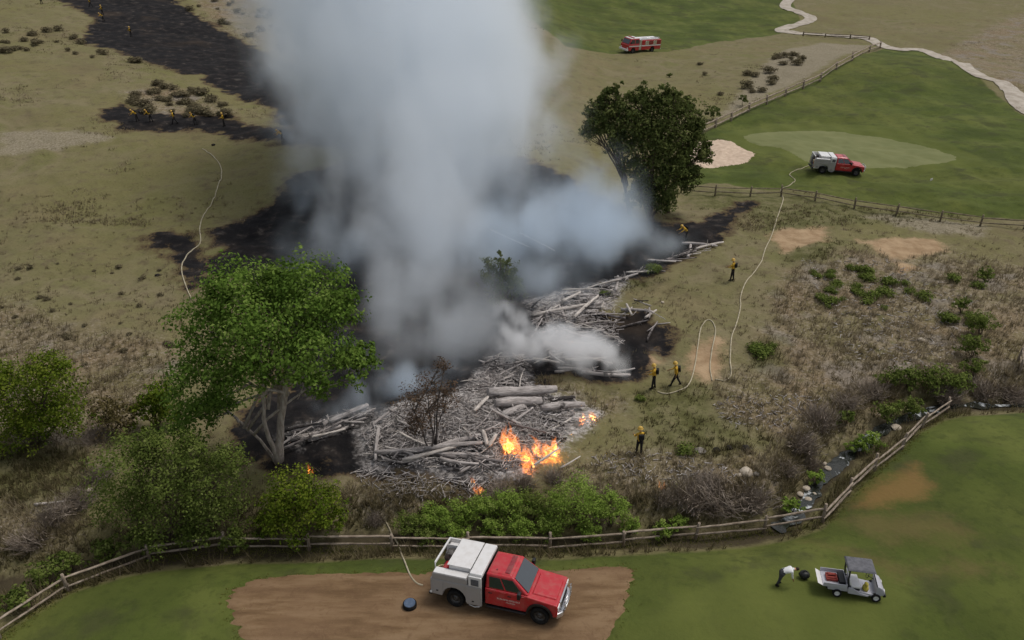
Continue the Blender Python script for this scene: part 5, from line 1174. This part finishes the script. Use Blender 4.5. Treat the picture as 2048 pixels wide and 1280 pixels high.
# ------------------------------------------------------------------ flames (glowing gas inside tongue-shaped hulls)
def fire_mat(name, col, strength):
    m = bpy.data.materials.new(name); q = NT(nodes(m)); e = q.n('ShaderNodeEmission'); o = q.n('ShaderNodeOutputMaterial')
    e.inputs[0].default_value = col; e.inputs[1].default_value = strength; q.nt.links.new(e.outputs[0], o.inputs['Volume']); return m
FM = fire_mat('orange_flame', (1.0, .25, .035, 1), 2.6); FC = fire_mat('yellow_flame_core', (1.0, .48, .09, 1), 7.0)
def tongue(mb, p, h, r, lean, rr):
    n = 9; ph = rr.uniform(0, 6.28); pts = []; rad = []
    for k in range(n + 1):
        t = k / n; s = math.sin(ph + t * 5.2) * r * .8 * t ** .7
        pts.append(Vector(p) + Vector((lean[0] * h * t * t + s, lean[1] * h * t * t + s * .5, h * t))); rad.append(max(.006, r * (.45 + 1.4 * t) * (1 - t) ** .8 if t < .25 else r * 1.02 * (1 - t) ** .75))
    mb.tube(pts, rad, 8)
def fire(label, pts, seed, lean=(-.18, .1)):
    rr = random.Random(seed); b = pts[0][0]; root = empty('flame', b); a = MB(); c = MB()
    for p, h, r in pts:
        tongue(a, p - b, h, r, lean, rr)
        for _ in range(2): tongue(a, p - b + Vector((rr.uniform(-1, 1), rr.uniform(-1, 1), 0)) * r * 1.2, h * rr.uniform(.4, .8), r * rr.uniform(.4, .7), (lean[0] + rr.uniform(-.3, .3), lean[1]), rr)
        if rr.random() < .75: tongue(c, p - b + Vector((0, -.03, 0)), h * .55, r * .5, lean, rr)
    tag(a.obj('flame_tongues', FM, root), kind='stuff'); tag(c.obj('flame_core', FC, root), kind='stuff')
    return tag(root, label, 'fire')
rf = random.Random(12)
def spots(poly, n, h, r, lift=.1): return [(Vector(p) + Vector((0, 0, lift)), rf.uniform(*h), rf.uniform(*r)) for p in Gs(in_px(poly, n, rf))]
fire('large orange flames at the right end of the grey log pile', spots([(1008, 905), (1034, 900), (1042, 912), (1020, 920)], 9, (.7, 1.6), (.2, .36), .3) + spots([(1040, 925), (1062, 915), (1070, 942), (1052, 950)], 9, (.5, 1.1), (.16, .32)) + spots([(1064, 905), (1118, 902), (1112, 916), (1076, 922)], 12, (.4, 1.3), (.14, .30), .2), 1)
fire('small flame at the right tip of the thick trunks', spots([(1156, 836), (1188, 832), (1186, 842), (1160, 846)], 5, (.25, .55), (.07, .13)), 2)
fire('small flame low on the bank below the log pile', spots([(948, 984), (970, 982), (966, 992), (952, 992)], 4, (.3, .6), (.08, .15)), 3)
fire('tiny flame in the brush above the bank flame', spots([(938, 966), (952, 962), (950, 970)], 2, (.2, .4), (.05, .09)), 4)
fire('tiny flame at the top of the dark shrub by the fence', [(G(618, 944) + Vector((0, 0, .1)), .45, .09), (G(626, 946), .3, .07)], 5)
fire('small flames in the brush left of the cream boulder', [(G(1318, 974), .5, .06), (G(1328, 975), .45, .06), (G(1323, 980), .35, .05)], 6)

# ------------------------------------------------------------------ smoke
def smoke_material(name, col, aniso=.1):
    m = bpy.data.materials.new(name); q = NT(nodes(m)); p = q.n('ShaderNodeVolumePrincipled'); o = q.n('ShaderNodeOutputMaterial')
    p.inputs['Color'].default_value = col; p.inputs['Density'].default_value = 1.0; p.inputs['Anisotropy'].default_value = aniso
    q.nt.links.new(p.outputs[0], o.inputs['Volume']); return m
SMOKE = smoke_material('wood_smoke', (.935, .968, 1.0, 1), .1); SMOKEB = smoke_material('blue_wood_smoke', (.82, .91, 1.0, 1), .1); SMOKEW = smoke_material('white_steam_smoke', (.992, .992, .996, 1), .1)
def smoke(name, label, blobs, dens, vox, mat, nscale=.13, lo=.36, hi=.66, bias=.35, stretch=(1, 1, .7), seed=0.0, detail=4.0):
    """blobs: (centre, radii, amount).  A voxel grid of density: soft blobs broken up by turbulence."""
    C = np.array([b[0] for b in blobs]); Rr = np.array([b[1] for b in blobs])
    mn = (C - Rr * 1.75).min(0); mx = (C + Rr * 1.75).max(0); mn[2] = max(mn[2], -1.5)
    ctr = (mn + mx) / 2; me = bpy.data.meshes.new(name); me.from_pydata([(0, 0, 0)], [], []); me.materials.append(mat)
    o = link(name, me); ng = bpy.data.node_groups.new(name, 'GeometryNodeTree')
    ng.interface.new_socket('Geometry', in_out='INPUT', socket_type='NodeSocketGeometry'); ng.interface.new_socket('Geometry', in_out='OUTPUT', socket_type='NodeSocketGeometry')
    q = NT(ng); N = q.n
    def vm(op, a, b=None):
        v = N('ShaderNodeVectorMath', operation=op); q.put(v.inputs[0], a)
        if b is not None: q.put(v.inputs[1], b)
        return v.outputs['Value'] if op in ('DOT_PRODUCT', 'LENGTH') else v.outputs[0]
    pos = N('GeometryNodeInputPosition').outputs[0]
    wn = N('ShaderNodeTexNoise'); wn.inputs['Scale'].default_value = nscale * .8; wn.inputs['Detail'].default_value = 2
    q.nt.links.new(vm('ADD', pos, (seed, seed * 2, -seed)), wn.inputs['Vector'])
    warp = vm('MULTIPLY', vm('SUBTRACT', wn.outputs['Color'], (.5, .5, .5)), (.45 / nscale,) * 3)
    wp = vm('ADD', pos, warp); total = None
    for c, r, a in blobs:
        d = vm('MULTIPLY', vm('SUBTRACT', wp, tuple(c)), tuple(1.0 / x for x in r)); e = q.math('EXPONENT', q.math('MULTIPLY', vm('DOT_PRODUCT', d, d), -1.3))
        total = q.math('MULTIPLY', e, a) if total is None else q.math('MULTIPLY_ADD', e, a, total)
    nz = N('ShaderNodeTexNoise'); nz.inputs['Scale'].default_value = nscale; nz.inputs['Detail'].default_value = detail; nz.inputs['Roughness'].default_value = .58; nz.inputs['Distortion'].default_value = .4
    q.nt.links.new(vm('ADD', vm('MULTIPLY', pos, stretch), (seed * 3, seed, seed)), nz.inputs['Vector'])
    base = q.math('MINIMUM', total, 1.6)
    s = q.range(q.math('ADD', nz.outputs[0], q.math('MULTIPLY', q.math('SUBTRACT', base, .6), bias)), lo, hi)
    den = q.math('MULTIPLY', q.math('MULTIPLY', q.math('MAXIMUM', q.math('SUBTRACT', base, .05), 0.0), s), dens)
    vc = N('GeometryNodeVolumeCube'); q.put(vc.inputs['Density'], den); vc.inputs['Min'].default_value = tuple(mn); vc.inputs['Max'].default_value = tuple(mx)
    for k, ax in enumerate('XYZ'): vc.inputs['Resolution ' + ax].default_value = max(8, int((mx[k] - mn[k]) / vox))
    sm = N('GeometryNodeSetMaterial'); sm.inputs['Material'].default_value = mat; out = N('NodeGroupOutput')
    ng.links.new(vc.outputs[0], sm.inputs[0]); ng.links.new(sm.outputs[0], out.inputs[0])
    o.modifiers.new('smoke', 'NODES').node_group = ng
    return tag(o, label, 'smoke', kind='stuff')
def bp(px, py, y, rp, amt=1.0, sq=(1, 1, 1)):
    c = at(px, py, y); r = rp * (y / pray(px, py)[1]) / FPX; return (np.array(c), np.array([r * sq[0], r * sq[1], r * sq[2]]), amt)
smoke('smoke_column', 'tall billowing column of pale grey smoke rising from the burning logs', [
    bp(900, 690, 43, 85, .9), bp(790, 700, 42, 85, .9), bp(980, 650, 45, 85, .75), bp(870, 610, 47, 110, .9), bp(770, 620, 46, 85, .8), bp(830, 520, 51, 125, .8), bp(920, 480, 54, 110, .55), bp(820, 420, 56, 140, .75), bp(700, 400, 58, 110, .6), bp(640, 320, 64, 90, .6), bp(660, 470, 57, 80, .5),
    bp(860, 320, 61, 160, .8), bp(980, 320, 62, 130, .6), bp(1070, 240, 66, 110, .5), bp(1090, 340, 64, 90, .35), bp(880, 220, 66, 180, .9), bp(690, 220, 66, 140, .85), bp(1020, 180, 68, 120, .7), bp(830, 110, 71, 200, 1.1), bp(650, 90, 72, 140, .95), bp(1010, 90, 72, 120, .85), bp(790, 0, 76, 230, 1.2), bp(600, -20, 78, 130, .9), bp(980, -40, 78, 115, .8), bp(770, -130, 82, 250, 1.2), bp(740, -280, 88, 260, 1.2)],
    .18, .36, SMOKE, .22, .46, .68, .22, (1, 1, .6), 3.0, 6.0)
smoke('ground_smoke', 'thin bluish smoke drifting low over the burnt hollow', [
    bp(1080, 460, 58, 120, .9, (1.3, 1, .8)), bp(1180, 420, 60, 100, .9, (1.3, 1, .9)), bp(960, 500, 54, 110, .8, (1.2, 1, .8)), bp(1090, 560, 49, 85, .9, (1.3, 1, .8)), bp(1200, 500, 54, 75, .9, (1.3, 1, .7)), bp(680, 480, 55, 110, .8, (1.2, 1, .9)), bp(620, 400, 63, 80, .7), bp(1000, 390, 66, 120, .7, (1.4, 1, .9)),
    bp(1260, 470, 57, 56, .9, (1.2, 1, .8)), bp(1330, 470, 57, 40, .8), bp(1350, 490, 55, 34, 1., (1.3, 1, .7)), bp(600, 230, 88, 80, .8), bp(590, 150, 95, 80, .8), bp(1220, 340, 64, 60, .6), bp(1160, 300, 66, 50, .6)],
    .32, .38, SMOKEB, .26, .42, .70, .2, (1, 1, .7), 8.0, 6.0)
smoke('white_smoke', 'dense white smoke puffs hugging the logs left of the charred mound', [
    bp(1080, 690, 41.5, 42, 1.0), bp(1130, 675, 42, 46, 1.1), bp(1180, 695, 41.5, 44, 1.1), bp(1222, 712, 40.8, 36, 1.0), bp(1150, 725, 40.5, 36, .9, (1.3, 1, .8)), bp(1040, 660, 43, 50, .8), bp(1010, 690, 42, 46, .7), bp(1245, 738, 39.6, 24, .8), bp(1000, 620, 45, 44, .6)],
    1.1, .2, SMOKEW, .7, .46, .64, .22, (1, 1, .8), 5.0, 5.0)
smoke('front_smoke', 'thin grey smoke seeping from the left side of the log pile', [
    bp(660, 815, 35.5, 44, .8, (1.3, 1, .7)), bp(720, 780, 37, 42, .8), bp(760, 830, 35.5, 44, .9), bp(740, 880, 33.6, 36, .8), bp(790, 770, 38, 56, .9), bp(930, 830, 36, 40, .8), bp(900, 870, 34.5, 36, .6), bp(770, 930, 32, 24, .6), bp(840, 760, 39, 60, .8), bp(920, 745, 40, 50, .7)],
    .5, .22, SMOKEB, .5, .44, .68, .2, (1, 1, .55), 9.0, 5.0)

# ------------------------------------------------------------------ look-alikes in a row: say which one, counted from the left
def count_labels(group, most=10):
    rows = {}
    for o in list(COL.objects):
        if o.parent is None and o.get('group') == group: rows.setdefault(o['label'], []).append(o)
    words = ['first', 'second', 'third', 'fourth', 'fifth', 'sixth', 'seventh', 'eighth', 'ninth', 'tenth']
    for lab, os_ in rows.items():
        if 1 < len(os_) <= most and len(lab.split()) <= 12:
            for k, o in enumerate(sorted(os_, key=lambda o: o.location.x / max(o.location.y, 1))): o['label'] = f'{lab}, {words[k]} from the left'
for g_ in ('leafless grey brown thickets along the gully', 'bright green bushes in the streamside thicket', 'loose logs of the big pile', 'logs at the upper tip of the pile', 'logs along the pile front', 'logs of the middle band', 'logs of the far band', 'logs beside the cottonwood', 'charred branches of the black mound', 'logs under the white smoke', 'stones in the white water'): count_labels(g_)
